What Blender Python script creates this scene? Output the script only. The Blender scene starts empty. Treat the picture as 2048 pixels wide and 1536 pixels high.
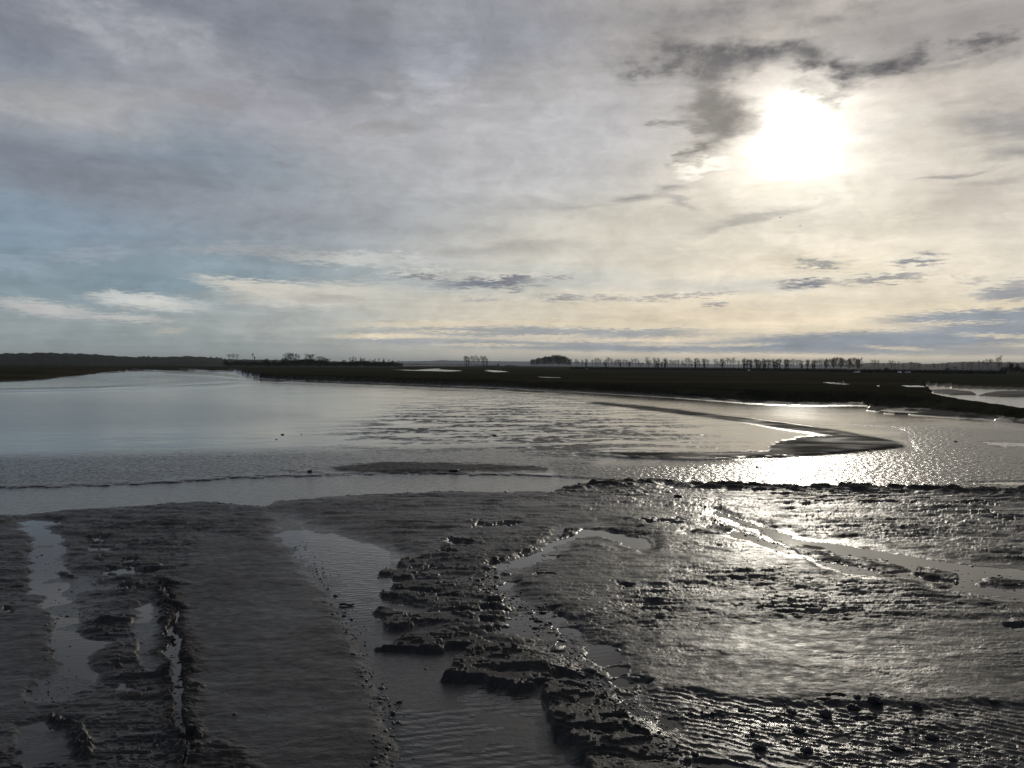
import bpy, math, random
import numpy as np
from mathutils import Vector, Matrix

scene = bpy.context.scene
col = scene.collection
R = math.radians
random.seed(7)

# ------------------------------------------------------------------ camera
H = 5.0                       # eye height above the mud, metres
FPX = 1658.0                  # focal length in photo pixels (photo 2048 x 1536)
ROLL = 0.0075
PITCH = math.atan(37.0 / FPX)
cam_d = bpy.data.cameras.new("camera")
cam_d.sensor_width = 36.0
cam_d.lens = 36.0 * FPX / 2048.0
cam_d.clip_start = 0.1
cam_d.clip_end = 60000.0
cam = bpy.data.objects.new("camera", cam_d)
col.objects.link(cam)
CM = Matrix.Rotation(math.pi / 2 - PITCH, 3, 'X') @ Matrix.Rotation(ROLL, 3, 'Z')
cam.matrix_world = Matrix.Translation((0, 0, H)) @ CM.to_4x4()
scene.camera = cam
CN = np.array(CM)

def pdir(px, py):
    """photo pixel -> world direction"""
    v = CN @ np.array([(px - 1024.0) / FPX, (768.0 - py) / FPX, -1.0])
    return v / np.linalg.norm(v)

def at(px, py, z=0.0):
    """photo pixel -> the ground point at height z"""
    d = pdir(px, py)
    t = (z - H) / d[2]
    return np.array([d[0] * t, d[1] * t, z])

def hor(px):
    return 731.0 + ROLL * (px - 1024.0)

def azel(px, py):
    d = pdir(px, py)
    return math.degrees(math.atan2(d[0], d[1])), math.degrees(math.asin(d[2]))

def to_px(X, Y, Z):
    """world arrays -> photo pixel arrays"""
    P = np.stack([X, Y, Z - H], -1) @ CN
    return 1024.0 + FPX * P[..., 0] / -P[..., 2], 768.0 - FPX * P[..., 1] / -P[..., 2]

# ------------------------------------------------------------------ sun
SD = pdir(1600, 268)
SUN_EL = math.asin(SD[2]); SUN_AZ = math.atan2(SD[0], SD[1])
sl = bpy.data.lights.new("sun", 'SUN')
sl.energy = 0.6
sl.angle = R(2.2)                       # the sun stands behind thin cloud
sl.color = (1.0, 0.93, 0.80)
sun = bpy.data.objects.new("sun", sl)
col.objects.link(sun)
sun.rotation_euler = Vector(SD).to_track_quat('Z', 'Y').to_euler()

scene.view_settings.view_transform = 'Standard'
scene.view_settings.look = 'None'
scene.view_settings.exposure = 0.0
scene.view_settings.gamma = 1.0

# ------------------------------------------------------------------ node helpers
def lin(c):
    return tuple(((v / 255.0) / 12.92 if v <= 10 else (((v / 255.0) + 0.055) / 1.055) ** 2.4) for v in c)

class NT:
    def __init__(s, tree):
        s.t = tree; s.n = tree.nodes; s.l = tree.links
    def put(s, sock, v):
        if isinstance(v, bpy.types.NodeSocket): s.l.new(v, sock)
        elif v is not None: sock.default_value = v
    def math(s, op, a, b=None, c=None, clamp=False):
        n = s.n.new('ShaderNodeMath'); n.operation = op; n.use_clamp = clamp
        for i, v in enumerate((a, b, c)):
            if v is not None: s.put(n.inputs[i], v)
        return n.outputs[0]
    def vmath(s, op, a, b=None, scale=None):
        n = s.n.new('ShaderNodeVectorMath'); n.operation = op
        s.put(n.inputs[0], a)
        if b is not None: s.put(n.inputs[1], b)
        if scale is not None: s.put(n.inputs['Scale'], scale)
        return n.outputs['Value'] if op in ('LENGTH', 'DOT_PRODUCT', 'DISTANCE') else n.outputs['Vector']
    def comb(s, x, y, z=0.0):
        n = s.n.new('ShaderNodeCombineXYZ')
        s.put(n.inputs[0], x); s.put(n.inputs[1], y); s.put(n.inputs[2], z)
        return n.outputs[0]
    def sep(s, v):
        n = s.n.new('ShaderNodeSeparateXYZ'); s.put(n.inputs[0], v); return n.outputs
    def noise(s, v, scale=1.0, detail=4.0, rough=0.5, dist=0.0, color=False):
        n = s.n.new('ShaderNodeTexNoise')
        s.put(n.inputs['Vector'], v); s.put(n.inputs['Scale'], scale); s.put(n.inputs['Detail'], detail)
        s.put(n.inputs['Roughness'], rough); s.put(n.inputs['Distortion'], dist)
        return n.outputs['Color'] if color else n.outputs[0]
    def mrange(s, v, a, b, c=0.0, d=1.0, smooth=True):
        n = s.n.new('ShaderNodeMapRange')
        if smooth: n.interpolation_type = 'SMOOTHSTEP'
        s.put(n.inputs[0], v); s.put(n.inputs[1], a); s.put(n.inputs[2], b); s.put(n.inputs[3], c); s.put(n.inputs[4], d)
        return n.outputs[0]
    def mix(s, f, a, b, mode='MIX'):
        n = s.n.new('ShaderNodeMix'); n.data_type = 'RGBA'; n.blend_type = mode; n.clamp_factor = True
        s.put(n.inputs[0], f)
        s.put(n.inputs[6], a if isinstance(a, bpy.types.NodeSocket) else tuple(a) + (1,))
        s.put(n.inputs[7], b if isinstance(b, bpy.types.NodeSocket) else tuple(b) + (1,))
        return n.outputs[2]
    def mixf(s, f, a, b):
        n = s.n.new('ShaderNodeMix'); n.data_type = 'FLOAT'
        s.put(n.inputs[0], f); s.put(n.inputs[2], a); s.put(n.inputs[3], b)
        return n.outputs[0]
    def mapping(s, v, loc=(0, 0, 0), rot=0.0, scale=(1, 1, 1), typ='TEXTURE'):
        n = s.n.new('ShaderNodeMapping'); n.vector_type = typ
        s.put(n.inputs[0], v)
        n.inputs[1].default_value = loc; n.inputs[2].default_value = (0, 0, rot); n.inputs[3].default_value = scale
        return n.outputs[0]
    def attr(s, name):
        n = s.n.new('ShaderNodeAttribute'); n.attribute_name = name
        return n.outputs['Fac']
# ------------------------------------------------------------------ world: Nishita sky under veils of cloud
world = bpy.data.worlds.new("World"); scene.world = world
world.use_nodes = True
W = NT(world.node_tree); W.n.clear()
S = 10.0                                     # background strength is 0.1
tc = W.n.new('ShaderNodeTexCoord')
D = W.vmath('NORMALIZE', tc.outputs['Generated'])
dx, dy, dz = W.sep(D)
az = W.math('MULTIPLY', W.math('ARCTAN2', dx, dy), 57.29578)
el = W.math('MULTIPLY', W.math('ARCSINE', dz), 57.29578)
P0 = W.comb(az, el, 0.0)
# cloud-deck coordinates: flat layer seen in perspective
zz = W.math('ADD', W.math('MAXIMUM', dz, 0.0), 0.06)
Q = W.comb(W.math('DIVIDE', dx, zz), W.math('DIVIDE', dy, zz), 0.0)
elw = W.math('MINIMUM', W.math('ADD', W.math('MULTIPLY', W.math('MAXIMUM', el, 0.0), 0.09), 0.12), 1.7)
def warped(base, amp, scale, detail, rough):
    c = W.noise(Q, scale, detail, rough, color=True)
    cx, cy, cz = W.sep(c)
    ox = W.math('MULTIPLY', W.math('SUBTRACT', cx, 0.5), W.math('MULTIPLY', elw, 2.2 * amp))
    oy = W.math('MULTIPLY', W.math('SUBTRACT', cy, 0.5), W.math('MULTIPLY', elw, amp))
    return W.vmath('ADD', base, W.comb(ox, oy, 0.0))
P1 = warped(P0, 3.2, 1.3, 8.0, 0.62)         # soft wandering edges
P2 = warped(P1, 2.4, 5.0, 6.0, 0.58)         # torn edges
P3 = warped(P0, 3.0, 9.0, 6.0, 0.65)

skyt = W.n.new('ShaderNodeTexSky'); skyt.sky_type = 'NISHITA'
skyt.sun_disc = False; skyt.sun_elevation = SUN_EL; skyt.sun_rotation = SUN_AZ
skyt.air_density = 1.0; skyt.dust_density = 1.6; skyt.ozone_density = 1.0
base = skyt.outputs[0]

def sc(c, k=1.0): return tuple(v * S * k for v in lin(c))
# thin high veil over everything, its colour by height and bearing
low = W.mix(W.mrange(az, -30, 22), sc((146, 158, 162)), sc((210, 204, 190)))
mid = W.mix(W.mrange(az, -28, 20), sc((126, 142, 158)), sc((200, 197, 188)))
top = W.mix(W.mrange(az, -26, 26), sc((126, 130, 140)), sc((160, 156, 154)))
veil = W.mix(W.mrange(el, 1.0, 9.0), low, mid)
veil = W.mix(W.mrange(el, 9.0, 20.0), veil, top)
# overhead and behind the viewer: even grey-blue cloud
back = W.mix(W.mrange(el, 20, 60), sc((72, 82, 100)), sc((74, 82, 98)))
veil = W.mix(W.mrange(W.math('ABSOLUTE', az), 50, 110), veil, back)
veil = W.mix(W.mrange(el, 30, 60), veil, back)
skyc = W.mix(0.95, base, veil)

_nb = [0]
nT = W.mrange(W.noise(W.mapping(P0, scale=(1, 1.6, 1), typ='POINT'), 0.55, 7.0, 0.62), .36, .60, .45, 1.25)
def blob(px, py, rx, ry, ang, color, a, soft=0.9, crd=None, k=1.0, tex=False):
    """one patch of cloud: centre and half sizes given where the photo shows it, turned into bearing and height"""
    global skyc
    global P0, P1, P2, P3
    _nb[0] += 1
    if _nb[0] % 20 == 0:                     # ties each batch to the one before, which keeps the shader within Cycles' stack
        tie = W.vmath('SCALE', skyc, scale=1e-9)
        same = {0: crd is P0, 1: crd is None or crd is P1, 2: crd is P2, 3: crd is P3}
        P0, P1, P2, P3 = (W.vmath('ADD', p, tie) for p in (P0, P1, P2, P3))
        crd = P0 if same[0] else P2 if same[2] else P3 if same[3] else P1
    A, E = azel(px, py)
    A1, _ = azel(px + rx, py); A0, _ = azel(px - rx, py)
    _, E1 = azel(px, py - ry); _, E0 = azel(px, py + ry)
    r = W.vmath('LENGTH', W.mapping(crd if crd is not None else P1, (A, E, 0), R(ang), ((A1 - A0) / 2, (E1 - E0) / 2, 1)))
    m = W.mrange(r, 1.0 + soft * 0.35, 1.0 - soft, 0.0, a)
    if tex: m = W.math('MULTIPLY', m, nT, clamp=True)
    skyc = W.mix(m, skyc, sc(color, k))

# large tonal fields
blob(330, 565, 560, 58, 4, (116, 139, 152), .62, .95, P1)
blob(1050, 560, 330, 30, 0, (158, 176, 184), .4, .95, P1)
blob(10, 490, 150, 45, 0, (116, 138, 154), .5, .95, P1)
blob(250, 690, 700, 35, 0, (140, 150, 152), .6, .9, P0)
blob(480, 410, 560, 80, -4, (142, 145, 152), .75, .95, P1)
blob(130, 330, 330, 80, -8, (122, 127, 137), .8, .95, P1)
blob(450, 150, 300, 70, -12, (116, 121, 134), .75, .95, P1)
blob(150, 205, 340, 85, 4, (172, 171, 172), .85, .95, P1)
blob(560, 210, 420, 95, -14, (162, 162, 168), .8, .95, P1)
blob(250, 50, 210, 60, -22, (160, 162, 168), .75, .9, P2, tex=True)
blob(400, 95, 90, 50, -25, (162, 164, 170), .65, .8, P2, tex=True)
blob(860, 110, 75, 80, 20, (180, 182, 190), .8, .95, P2)
blob(640, 60, 330, 50, -6, (124, 129, 141), .6, .95, P1)
blob(1000, 60, 260, 80, 0, (148, 152, 164), .6, .95, P1)
blob(1120, 270, 300, 170, 10, (190, 189, 192), .75, .98, P1)
blob(900, 330, 330, 130, 0, (180, 180, 183), .6, .98, P1)
blob(1300, 470, 520, 90, 3, (206, 200, 186), .7, .98, P1)
blob(1850, 50, 360, 95, 0, (138, 134, 134), .8, .95, P1)
blob(1350, 20, 300, 40, 0, (140, 137, 140), .6, .95, P1)
blob(1960, 380, 180, 90, 0, (172, 163, 154), .6, .95, P1)
blob(2000, 240, 120, 60, 0, (158, 152, 147), .6, .9, P2)
blob(1350, 640, 330, 40, 0, (218, 203, 178), .75, .95, P1)
blob(1700, 600, 350, 40, 0, (206, 197, 180), .6, .95, P1)
blob(1500, 570, 250, 20, 0, (170, 178, 182), .5, .95, P1)

blob(1780, 330, 240, 60, 8, (206, 200, 188), .6, .95, P2, tex=True)
blob(1780, 250, 180, 30, 12, (208, 202, 194), .5, .9, P2, tex=True)
blob(1650, 430, 260, 40, 0, (196, 190, 176), .5, .95, P1)
blob(1000, 620, 300, 40, 0, (212, 203, 184), .6, .95, P1)
blob(760, 200, 60, 25, 0, (182, 182, 188), .4, .9, P2, tex=True)
blob(900, 200, 120, 60, 10, (186, 186, 192), .5, .95, P2, tex=True)

# the sun behind the veil, and the brightness it spreads through it
dirw = W.vmath('NORMALIZE', W.vmath('ADD', D, W.vmath('SCALE', W.vmath('SUBTRACT', W.noise(Q, 2.6, 5.0, 0.6, color=True), (0.5, 0.5, 0.5)), scale=0.06)))
sund = W.math('MAXIMUM', W.vmath('DOT_PRODUCT', dirw, tuple(SD)), 0.0)
def glow(n, c, k):
    global skyc
    g = W.math('MULTIPLY', W.math('POWER', sund, float(n)), k * S)
    skyc = W.mix(1.0, skyc, W.vmath('SCALE', W.comb(*c), scale=g), 'ADD')
glow(40, (1.0, 0.98, 0.92), 0.03)
glow(220, (1.0, 0.96, 0.86), 0.13)
glow(550, (1.0, 0.97, 0.88), 0.7)
glow(4300, (1.0, 0.97, 0.9), 11.0)
blob(1440, 322, 70, 11, 14, (255, 250, 236), .85, .9, P2, k=1.15)
blob(1560, 372, 90, 14, 0, (250, 240, 214), .5, .9, P1)

# bright torn cirrus low on the left
for a in ((300, 604, 120, 15, -3, (206, 207, 202)), (240, 590, 60, 7, -4, (196, 200, 198)), (90, 618, 130, 14, -7, (190, 190, 188)),
          (260, 636, 90, 7, -2, (192, 193, 190)), (520, 575, 130, 14, -6, (214, 211, 200)), (640, 590, 200, 24, 2, (204, 201, 190)),
          (340, 662, 40, 5, 6, (178, 178, 172)), (180, 510, 80, 12, 6, (146, 158, 170)), (20, 525, 60, 12, -6, (140, 155, 168)),
          (600, 505, 250, 10, 0, (162, 166, 170)), (520, 672, 60, 3, -3, (165, 168, 165)), (1425, 485, 75, 13, 2, (230, 222, 204)),
          (1500, 498, 80, 8, -8, (228, 220, 200)), (1780, 446, 85, 9, 3, (226, 218, 200)), (1560, 462, 30, 4, 3, (228, 220, 200)),
          (1640, 528, 130, 18, -6, (222, 212, 190)), (1620, 560, 75, 12, 0, (226, 216, 194)), (760, 520, 200, 12, 0, (192, 193, 190))):
    blob(a[0], a[1], a[2] * 1.1, a[3] * 1.25, a[4], a[5], .92, .7, P3)

# dark broken cloud round the sun
for a in ((1480, 98, 230, 34, -3, .5), (1790, 106, 130, 24, 0, .5)):
    blob(*a[:5], (120, 119, 120), a[5], .9, P1)
for a in ((1400, 95, 135, 50, -4, .7), (1530, 100, 170, 34, -4, .75), (1660, 112, 110, 24, 0, .8), (1790, 106, 110, 30, 0, .85),
          (1855, 92, 44, 34, 30, .7), (1750, 108, 40, 22, 0, .7), (1320, 140, 110, 30, -4, .65), (1410, 150, 90, 42, 10, .55), (1975, 58, 50, 18, 10, .7), (1440, 20, 160, 26, 0, .3), (1650, 30, 200, 24, 0, .3), (1960, 110, 120, 30, 0, .3)):
    blob(*a[:5], (98, 97, 99), a[5], .95, P2, tex=True)
for a in ((1412, 222, 84, 60, 0, .55), (1402, 270, 66, 50, 10, .5), (1465, 225, 90, 50, -10, .35)):
    blob(*a[:5], (138, 133, 127), a[5] * 1.15, .85, P1, tex=True)
for a in ((1410, 215, 78, 52, 0, .7), (1400, 268, 66, 46, 10, .65), (1460, 225, 80, 50, -10, .4), (1370, 310, 30, 18, 20, .8), (1330, 262, 34, 11, 10, .7),
          (1700, 178, 90, 26, 20, .65), (1650, 160, 60, 18, 10, .4)):
    blob(*a[:5], (132, 128, 123), a[5], .95, P2)
for a in ((1262, 390, 36, 12, 0, .6), (1325, 367, 34, 15, -10, .6), (1345, 402, 70, 14, -22, .45), (1500, 440, 170, 11, 14, .4),
          (1985, 240, 90, 26, 0, .6), (2020, 290, 80, 18, -6, .6), (1905, 336, 80, 6, 6, .6), (2010, 350, 120, 10, 0, .3), (770, 255, 95, 17, -3, .55), (550, 325, 50, 6, 0, .3), (430, 200, 60, 13, 0, .35),
          (1010, 500, 170, 16, 3, .35), (1110, 410, 120, 12, 0, .3), (650, 600, 90, 9, -2, .35), (790, 640, 70, 5, 0, .4)):
    blob(*a[:5], (144, 141, 141), a[5] * 1.25, .95, P1)
# small slate-blue cumulus scraps
for a in ((850, 553, 60, 5, 3, .85), (975, 566, 100, 8, 2, .9), (1035, 556, 32, 3, 4, .8), (1022, 578, 26, 3, 0, .7), (1120, 551, 25, 2.5, 0, .6),
          (1125, 596, 45, 4, 2, .6), (1220, 596, 40, 3, 0, .5), (1310, 596, 50, 3, 2, .5), (1400, 590, 70, 3, 3, .45),
          (1835, 523, 48, 8, 0, .8), (1640, 530, 45, 5, -2, .6), (1615, 567, 52, 7, 3, .85), (1770, 557, 85, 6, 4, .7), (1430, 610, 22, 4, 0, .6),
          (1950, 562, 22, 5, 0, .4), (2035, 567, 30, 8, 0, .6), (2020, 585, 60, 12, 0, .5), (960, 598, 40, 3, 0, .4), (1910, 553, 12, 3, 0, .3)):
    blob(a[0] - 4, a[1] - a[3] * 1.1, a[2] * 1.4, a[3] * 1.9, a[4], (224, 219, 206), a[5] * .6, .7, P3)
    blob(a[0], a[1], a[2] * 1.25, a[3] * 1.6, a[4], (118, 122, 132), min(1, a[5] * 1.1), .8, P3)
# the banks low along the horizon: slate below, cream rims above
BY = [(1100, 662, 430, 13, 0, .8), (1230, 690, 480, 10, 0, .8), (1760, 678, 460, 22, 1, .95), (2000, 632, 300, 20, 1, .95), (900, 680, 240, 8, 0, .7), (1500, 694, 500, 12, 0, .8), (2040, 655, 260, 16, 0, .9), (1900, 700, 400, 10, 0, .7), (2030, 585, 110, 14, 0, .6)]
for (x, y, rx, ry, an, al) in BY[:1] + BY[2:5] + BY[6:7]:
    blob(x, y - ry * 0.7, rx, ry * 1.2, an, (226, 213, 188), .8, .5, P3)
for (x, y, rx, ry, an, al) in BY:
    blob(x, y + 3, rx * .97, ry * 1.0, an, (142, 150, 160), al, .5, P3)
for a in ((1480, 690, 90, 4, 2), (1100, 672, 130, 3.5, 1), (1790, 696, 90, 4, -3), (1880, 646, 170, 4, 0), (980, 690, 150, 4, 0), (1330, 690, 120, 4, 0), (760, 672, 90, 6, 2), (2000, 612, 160, 5, 1), (1480, 662, 150, 4, 2), (2000, 672, 110, 5, -3),
          (1250, 656, 150, 4, 0), (900, 664, 120, 3, 0), (1700, 612, 120, 5, 0), (1200, 612, 110, 3, 0), (1500, 622, 150, 4, 0)):
    blob(*a, (228, 214, 188), .75, .8, P3)
# fine mottling of the whole deck, finer streaks near the horizon
n1 = W.noise(W.mapping(Q, scale=(2.0, 1.0, 1), rot=R(12)), 1.6, 8.0, 0.6)
n2 = W.noise(W.comb(W.math('MULTIPLY', az, 0.05), W.math('MULTIPLY', el, 0.9), 3.0), 1.0, 7.0, 0.62)
n3 = W.noise(W.mapping(P0, scale=(0.24, 0.36, 1), rot=R(-14), typ='POINT'), 1.0, 9.0, 0.6, 0.5)
n4 = W.noise(W.mapping(P1, scale=(0.60, 1.05, 1), rot=R(14), typ='POINT'), 1.0, 9.0, 0.66, 0.3)
n3 = W.math('ADD', n3, W.math('MULTIPLY', W.math('SUBTRACT', n4, 0.5), 0.9))
mod = W.math('MULTIPLY', W.mrange(n3, 0.30, 0.70, 0.90, 1.10, False), W.mrange(n1, 0.32, 0.68, 0.93, 1.07, False))
mod = W.math('MULTIPLY', mod, W.mrange(n2, 0.3, 0.7, 0.94, 1.06, False))
skyc = W.vmath('SCALE', skyc, scale=W.math('MULTIPLY', mod, 1.06))
# hazy band at the horizon, dull ground colour below it
skyc = W.mix(W.mrange(el, 1.6, 0.0, 0.0, 0.75), skyc, W.mix(W.mrange(az, -30, 20), sc((150, 158, 156)), sc((182, 181, 172))))
skyc = W.mix(W.mrange(el, -0.2, -3.0), skyc, sc((60, 62, 62)))
bg = W.n.new('ShaderNodeBackground'); W.put(bg.inputs[0], skyc); bg.inputs[1].default_value = 0.1
wo = W.n.new('ShaderNodeOutputWorld'); W.l.new(bg.outputs[0], wo.inputs[0])
world.cycles.sampling_method = 'MANUAL'; world.cycles.sample_map_resolution = 1024
# ------------------------------------------------------------------ numpy noise
def _hash(ix, iy, seed):
    h = (ix.astype(np.int64) * 374761393 + iy.astype(np.int64) * 668265263 + seed * 1442695041) & 0xFFFFFFFF
    h = ((h ^ (h >> 13)) * 1274126177) & 0xFFFFFFFF
    h = (h ^ (h >> 16)) & 0xFFFF
    return h.astype(np.float32) * np.float32(2 * math.pi / 65536.0)
def perlin(x, y, seed=0):
    x = x.astype(np.float32); y = y.astype(np.float32)
    x0 = np.floor(x); y0 = np.floor(y); fx = x - x0; fy = y - y0
    ix = x0.astype(np.int64); iy = y0.astype(np.int64)
    def g(i, j, a, b):
        t = _hash(ix + i, iy + j, seed); return np.cos(t) * a + np.sin(t) * b
    u = fx * fx * fx * (fx * (fx * 6 - 15) + 10); v = fy * fy * fy * (fy * (fy * 6 - 15) + 10)
    a = g(0, 0, fx, fy); b = g(1, 0, fx - 1, fy); c = g(0, 1, fx, fy - 1); d = g(1, 1, fx - 1, fy - 1)
    return ((a + (b - a) * u) * (1 - v) + (c + (d - c) * u) * v) * 1.5
def fbm(x, y, seed=0, octs=4, gain=0.5, lac=2.03):
    s = 0; a = 1.0; t = 0
    for k in range(octs):
        s = s + a * perlin(x, y, seed + 17 * k); t += a; a *= gain
        x = x * lac + 3.7; y = y * lac - 1.3
    return s / t * 1.3
def sst(a, b, x):
    t = np.clip((x - a) / (b - a), 0, 1); return t * t * (3 - 2 * t)

# ------------------------------------------------------------------ the ground sheet: rows crowd towards the viewer
us = np.linspace(-720, 2770, 2000) - 1024.0
offs = np.concatenate([np.geomspace(2600, 910, 50), np.arange(900, 270, -1.2), np.arange(270, 130, -0.6), np.arange(130, 5, -0.45), np.geomspace(5, 0.60, 32)])
U, O = np.meshgrid(us / FPX, offs)
Y = H * FPX / O; X = U * Y
NR, NC = X.shape
Z0 = np.zeros_like(X)
PX, PY = to_px(X, Y, Z0)
D = np.hypot(X, Y)
HO = hor(PX)

# ragged coordinates for outlines
ws = np.minimum(1.0, 14.0 / D)
wA = 0.010 * D * fbm(X * 1.1, Y * 1.1, 1, 5, 0.6)
wB = 0.020 * D * fbm(X * 0.9, Y * 1.6, 2, 5, 0.6)
QX, QY = to_px(X + wA, Y + wB, Z0)
QX = QX.astype(np.float32); QY = QY.astype(np.float32)

def line(pts, x):
    p = np.array(pts, float); return np.interp(x, p[:, 0], p[:, 1])
def poly(pts, soft=2.0, x=None, y=None):
    """soft mask of a closed outline"""
    x = QX if x is None else x; y = QY if y is None else y
    p = np.array(pts, np.float32); m = soft * 2 + 2
    sel = (x > p[:, 0].min() - m) & (x < p[:, 0].max() + m) & (y > p[:, 1].min() - m) & (y < p[:, 1].max() + m)
    out = np.zeros(x.shape, np.float32)
    if not sel.any(): return out
    a = x[sel]; b = y[sel]; d2 = np.full(a.shape, 1e12, np.float32); ins = np.zeros(a.shape, bool)
    for i in range(len(p)):
        x0, y0 = p[i]; x1, y1 = p[(i + 1) % len(p)]
        ex, ey = x1 - x0, y1 - y0
        t = np.clip(((a - x0) * ex + (b - y0) * ey) / (ex * ex + ey * ey + 1e-9), 0, 1)
        d2 = np.minimum(d2, (a - x0 - t * ex) ** 2 + (b - y0 - t * ey) ** 2)
        if y0 != y1:
            ins ^= ((y0 > b) != (y1 > b)) & (a < ex * (b - y0) / ey + x0)
    sd = np.sqrt(d2) * np.where(ins, 1, -1)
    out[sel] = sst(-soft, soft, sd)
    return out
def stroke(pts, soft=0.5, ys=2.0, x=None, y=None):
    """soft mask of a line; each point is (x, y, half width)"""
    x = QX if x is None else x; y = QY if y is None else y
    p = np.array(pts, np.float32); m = p[:, 2].max() * (1 + soft) + 3
    sel = (x > p[:, 0].min() - m) & (x < p[:, 0].max() + m) & (y > p[:, 1].min() - m) & (y < p[:, 1].max() + m)
    out = np.zeros(x.shape, np.float32)
    if not sel.any(): return out
    a = x[sel]; b = y[sel]; best = np.full(a.shape, 1e9, np.float32)
    for i in range(len(p) - 1):
        x0, y0, w0 = p[i]; x1, y1, w1 = p[i + 1]
        ex, ey = x1 - x0, (y1 - y0) * ys
        t = np.clip(((a - x0) * ex + (b - y0) * ys * ey) / (ex * ex + ey * ey + 1e-9), 0, 1)
        r = np.sqrt((a - x0 - t * ex) ** 2 + ((b - y0) * ys - t * ey) ** 2) / (w0 + (w1 - w0) * t)
        best = np.minimum(best, r)
    out[sel] = sst(1 + soft, 1 - soft, best)
    return out
def ell(cx, cy, rx, ry, soft=0.3, x=None, y=None):
    x = QX if x is None else x; y = QY if y is None else y
    return sst(1 + soft, 1 - soft, np.hypot((x - cx) / rx, (y - cy) / ry)).astype(np.float32)

# --- shared lines in the picture of the ground
LA = [(-720, 1120), (0, 1037), (150, 1022), (400, 1009), (520, 1017), (560, 1006), (700, 994), (900, 987), (1090, 988), (1150, 977), (1250, 969), (1330, 967),
      (1400, 974), (1600, 980), (1790, 979), (2048, 988), (2800, 1020)]
LB = [(-720, 1010), (0, 978), (280, 970), (450, 958), (650, 953), (800, 948), (1024, 951), (1150, 957), (1300, 966), (2800, 985)]
LBANK = [(-720, 790), (0, 764), (60, 762), (130, 754), (200, 746), (270, 741.5), (470, 742), (500, 751), (520, 757), (600, 761), (760, 766), (900, 771.5), (1000, 775),
         (1100, 780), (1300, 791), (1500, 805), (1600, 809), (1730, 809), (1760, 817), (1850, 823), (1950, 833), (2048, 845), (2300, 880), (2800, 930)]
yA = line(LA, QX); yB = line(LB, QX)
F = sst(-1.5, 1.5, QY - yA)                    # foreground mud
fb1 = fbm(X / 2.6, Y / 1.9, 5, 4)
fb2 = fbm(X * 1.6, Y * 1.9, 6, 4)
near = sst(60, 25, D)

# relief of thin eroded layers: anisotropic steps
ca, sa = math.cos(0.10), math.sin(0.10)
XR = X * ca + Y * sa; YR = -X * sa + Y * ca
lay = fbm(XR * 0.55 + 0.5 * fb2, YR * 1.9, 11, 5, 0.58) * 4.2 + 0.4 * fb1
fr = lay - np.floor(lay)
steps = np.floor(lay) + sst(0.45, 0.55, fr)
lay2 = fbm(XR * 2.2, YR * 5.2, 12, 5, 0.6) * 2.6
fr2 = lay2 - np.floor(lay2)
steps2 = np.floor(lay2) + sst(0.42, 0.58, fr2)

# how rough each stretch of the foreground is
rough = np.full(X.shape, 0.55, np.float32)
def setm(arr, m, v): arr += (v - arr) * m
setm(rough, poly([(395, 1060), (560, 1090), (640, 1200), (720, 1330), (760, 1480), (790, 1640), (420, 1640), (400, 1400), (370, 1250), (370, 1150)], 30), 0.10)
setm(rough, poly([(1200, 1250), (1500, 1260), (2200, 1240), (2200, 1400), (1500, 1410), (1290, 1380)], 30), 0.20)
setm(rough, poly([(1090, 1090), (1300, 1090), (1500, 1110), (1350, 1170), (1180, 1230), (1060, 1180)], 25), 0.30)
setm(rough, poly([(-100, 1250), (100, 1200), (200, 1300), (60, 1420), (-100, 1500)], 25), 0.2)
setm(rough, poly([(1450, 1120), (2200, 1180), (2200, 1255), (1700, 1235), (1300, 1260), (1280, 1180)], 20), 0.9)
setm(rough, poly([(560, 990), (1100, 985), (1080, 1060), (900, 1110), (760, 1085), (620, 1050)], 15), 0.45)
setm(rough, poly([(1500, 985), (2300, 990), (2300, 1150), (1800, 1120), (1500, 1050)], 15), 0.8)
setm(rough, poly([(180, 1040), (420, 1060), (350, 1150), (420, 1536), (300, 1536), (180, 1250)], 20), 0.9)

tongue = poly([(-300, 1040), (380, 1060), (560, 1080), (640, 1160), (720, 1300), (770, 1440), (820, 1640), (-300, 1640)], 60)
rvar = 0.55 + 0.75 * sst(-.35, .45, fbm(X / 3.2, Y / 2.2, 13, 3))
zf = 0.075 - 0.03 * tongue + (0.035 - .012 * tongue) * fb1 + 0.012 * fb2 + rough * rvar * (0.026 * steps + 0.011 * steps2) + 0.003 * fbm(X * 7, Y * 9, 9, 3) * (0.3 + rough)
zf += 0.05 * np.exp(-((QY - yA - 6) / 8) ** 2) + sst(1080, 1170, QX) * (0.125 + .12 * fb2 + .05 * fb1) * np.exp(-(np.maximum(QY - yA - 2, (yA + 2 - QY) * 3) / 5.5) ** 2)

# sand ripples, bottom right and faint elsewhere
rn = (X * 0.5 + Y) / 1.118
rp = rn / 0.150 + 0.9 * fbm(X * 0.8, Y * 0.8, 21, 3) + 0.25 * fbm(X * 5, Y * 3, 22, 2)
rs = np.abs(np.sin(np.pi * rp)); rip = (1 - rs) ** 1.3
mr = poly([(1230, 1395), (1330, 1388), (1500, 1408), (1640, 1416), (1800, 1416), (2000, 1410), (2400, 1430), (2400, 1800), (1420, 1800), (1350, 1490), (1260, 1430)], 8)
zf = zf * (1 - 0.45 * mr) + mr * (0.017 * rip + 0.014 * fbm(X * 3, Y * 3, 23, 4) - 0.022)
mr2 = poly([(650, 1250), (760, 1450), (800, 1640), (500, 1640), (560, 1400)], 30)
zf += mr2 * 0.0018 * (0.4 + fb1) * np.sin(2 * np.pi * (X * 0.12 + Y) / 0.22 + 2 * fb2)

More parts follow.
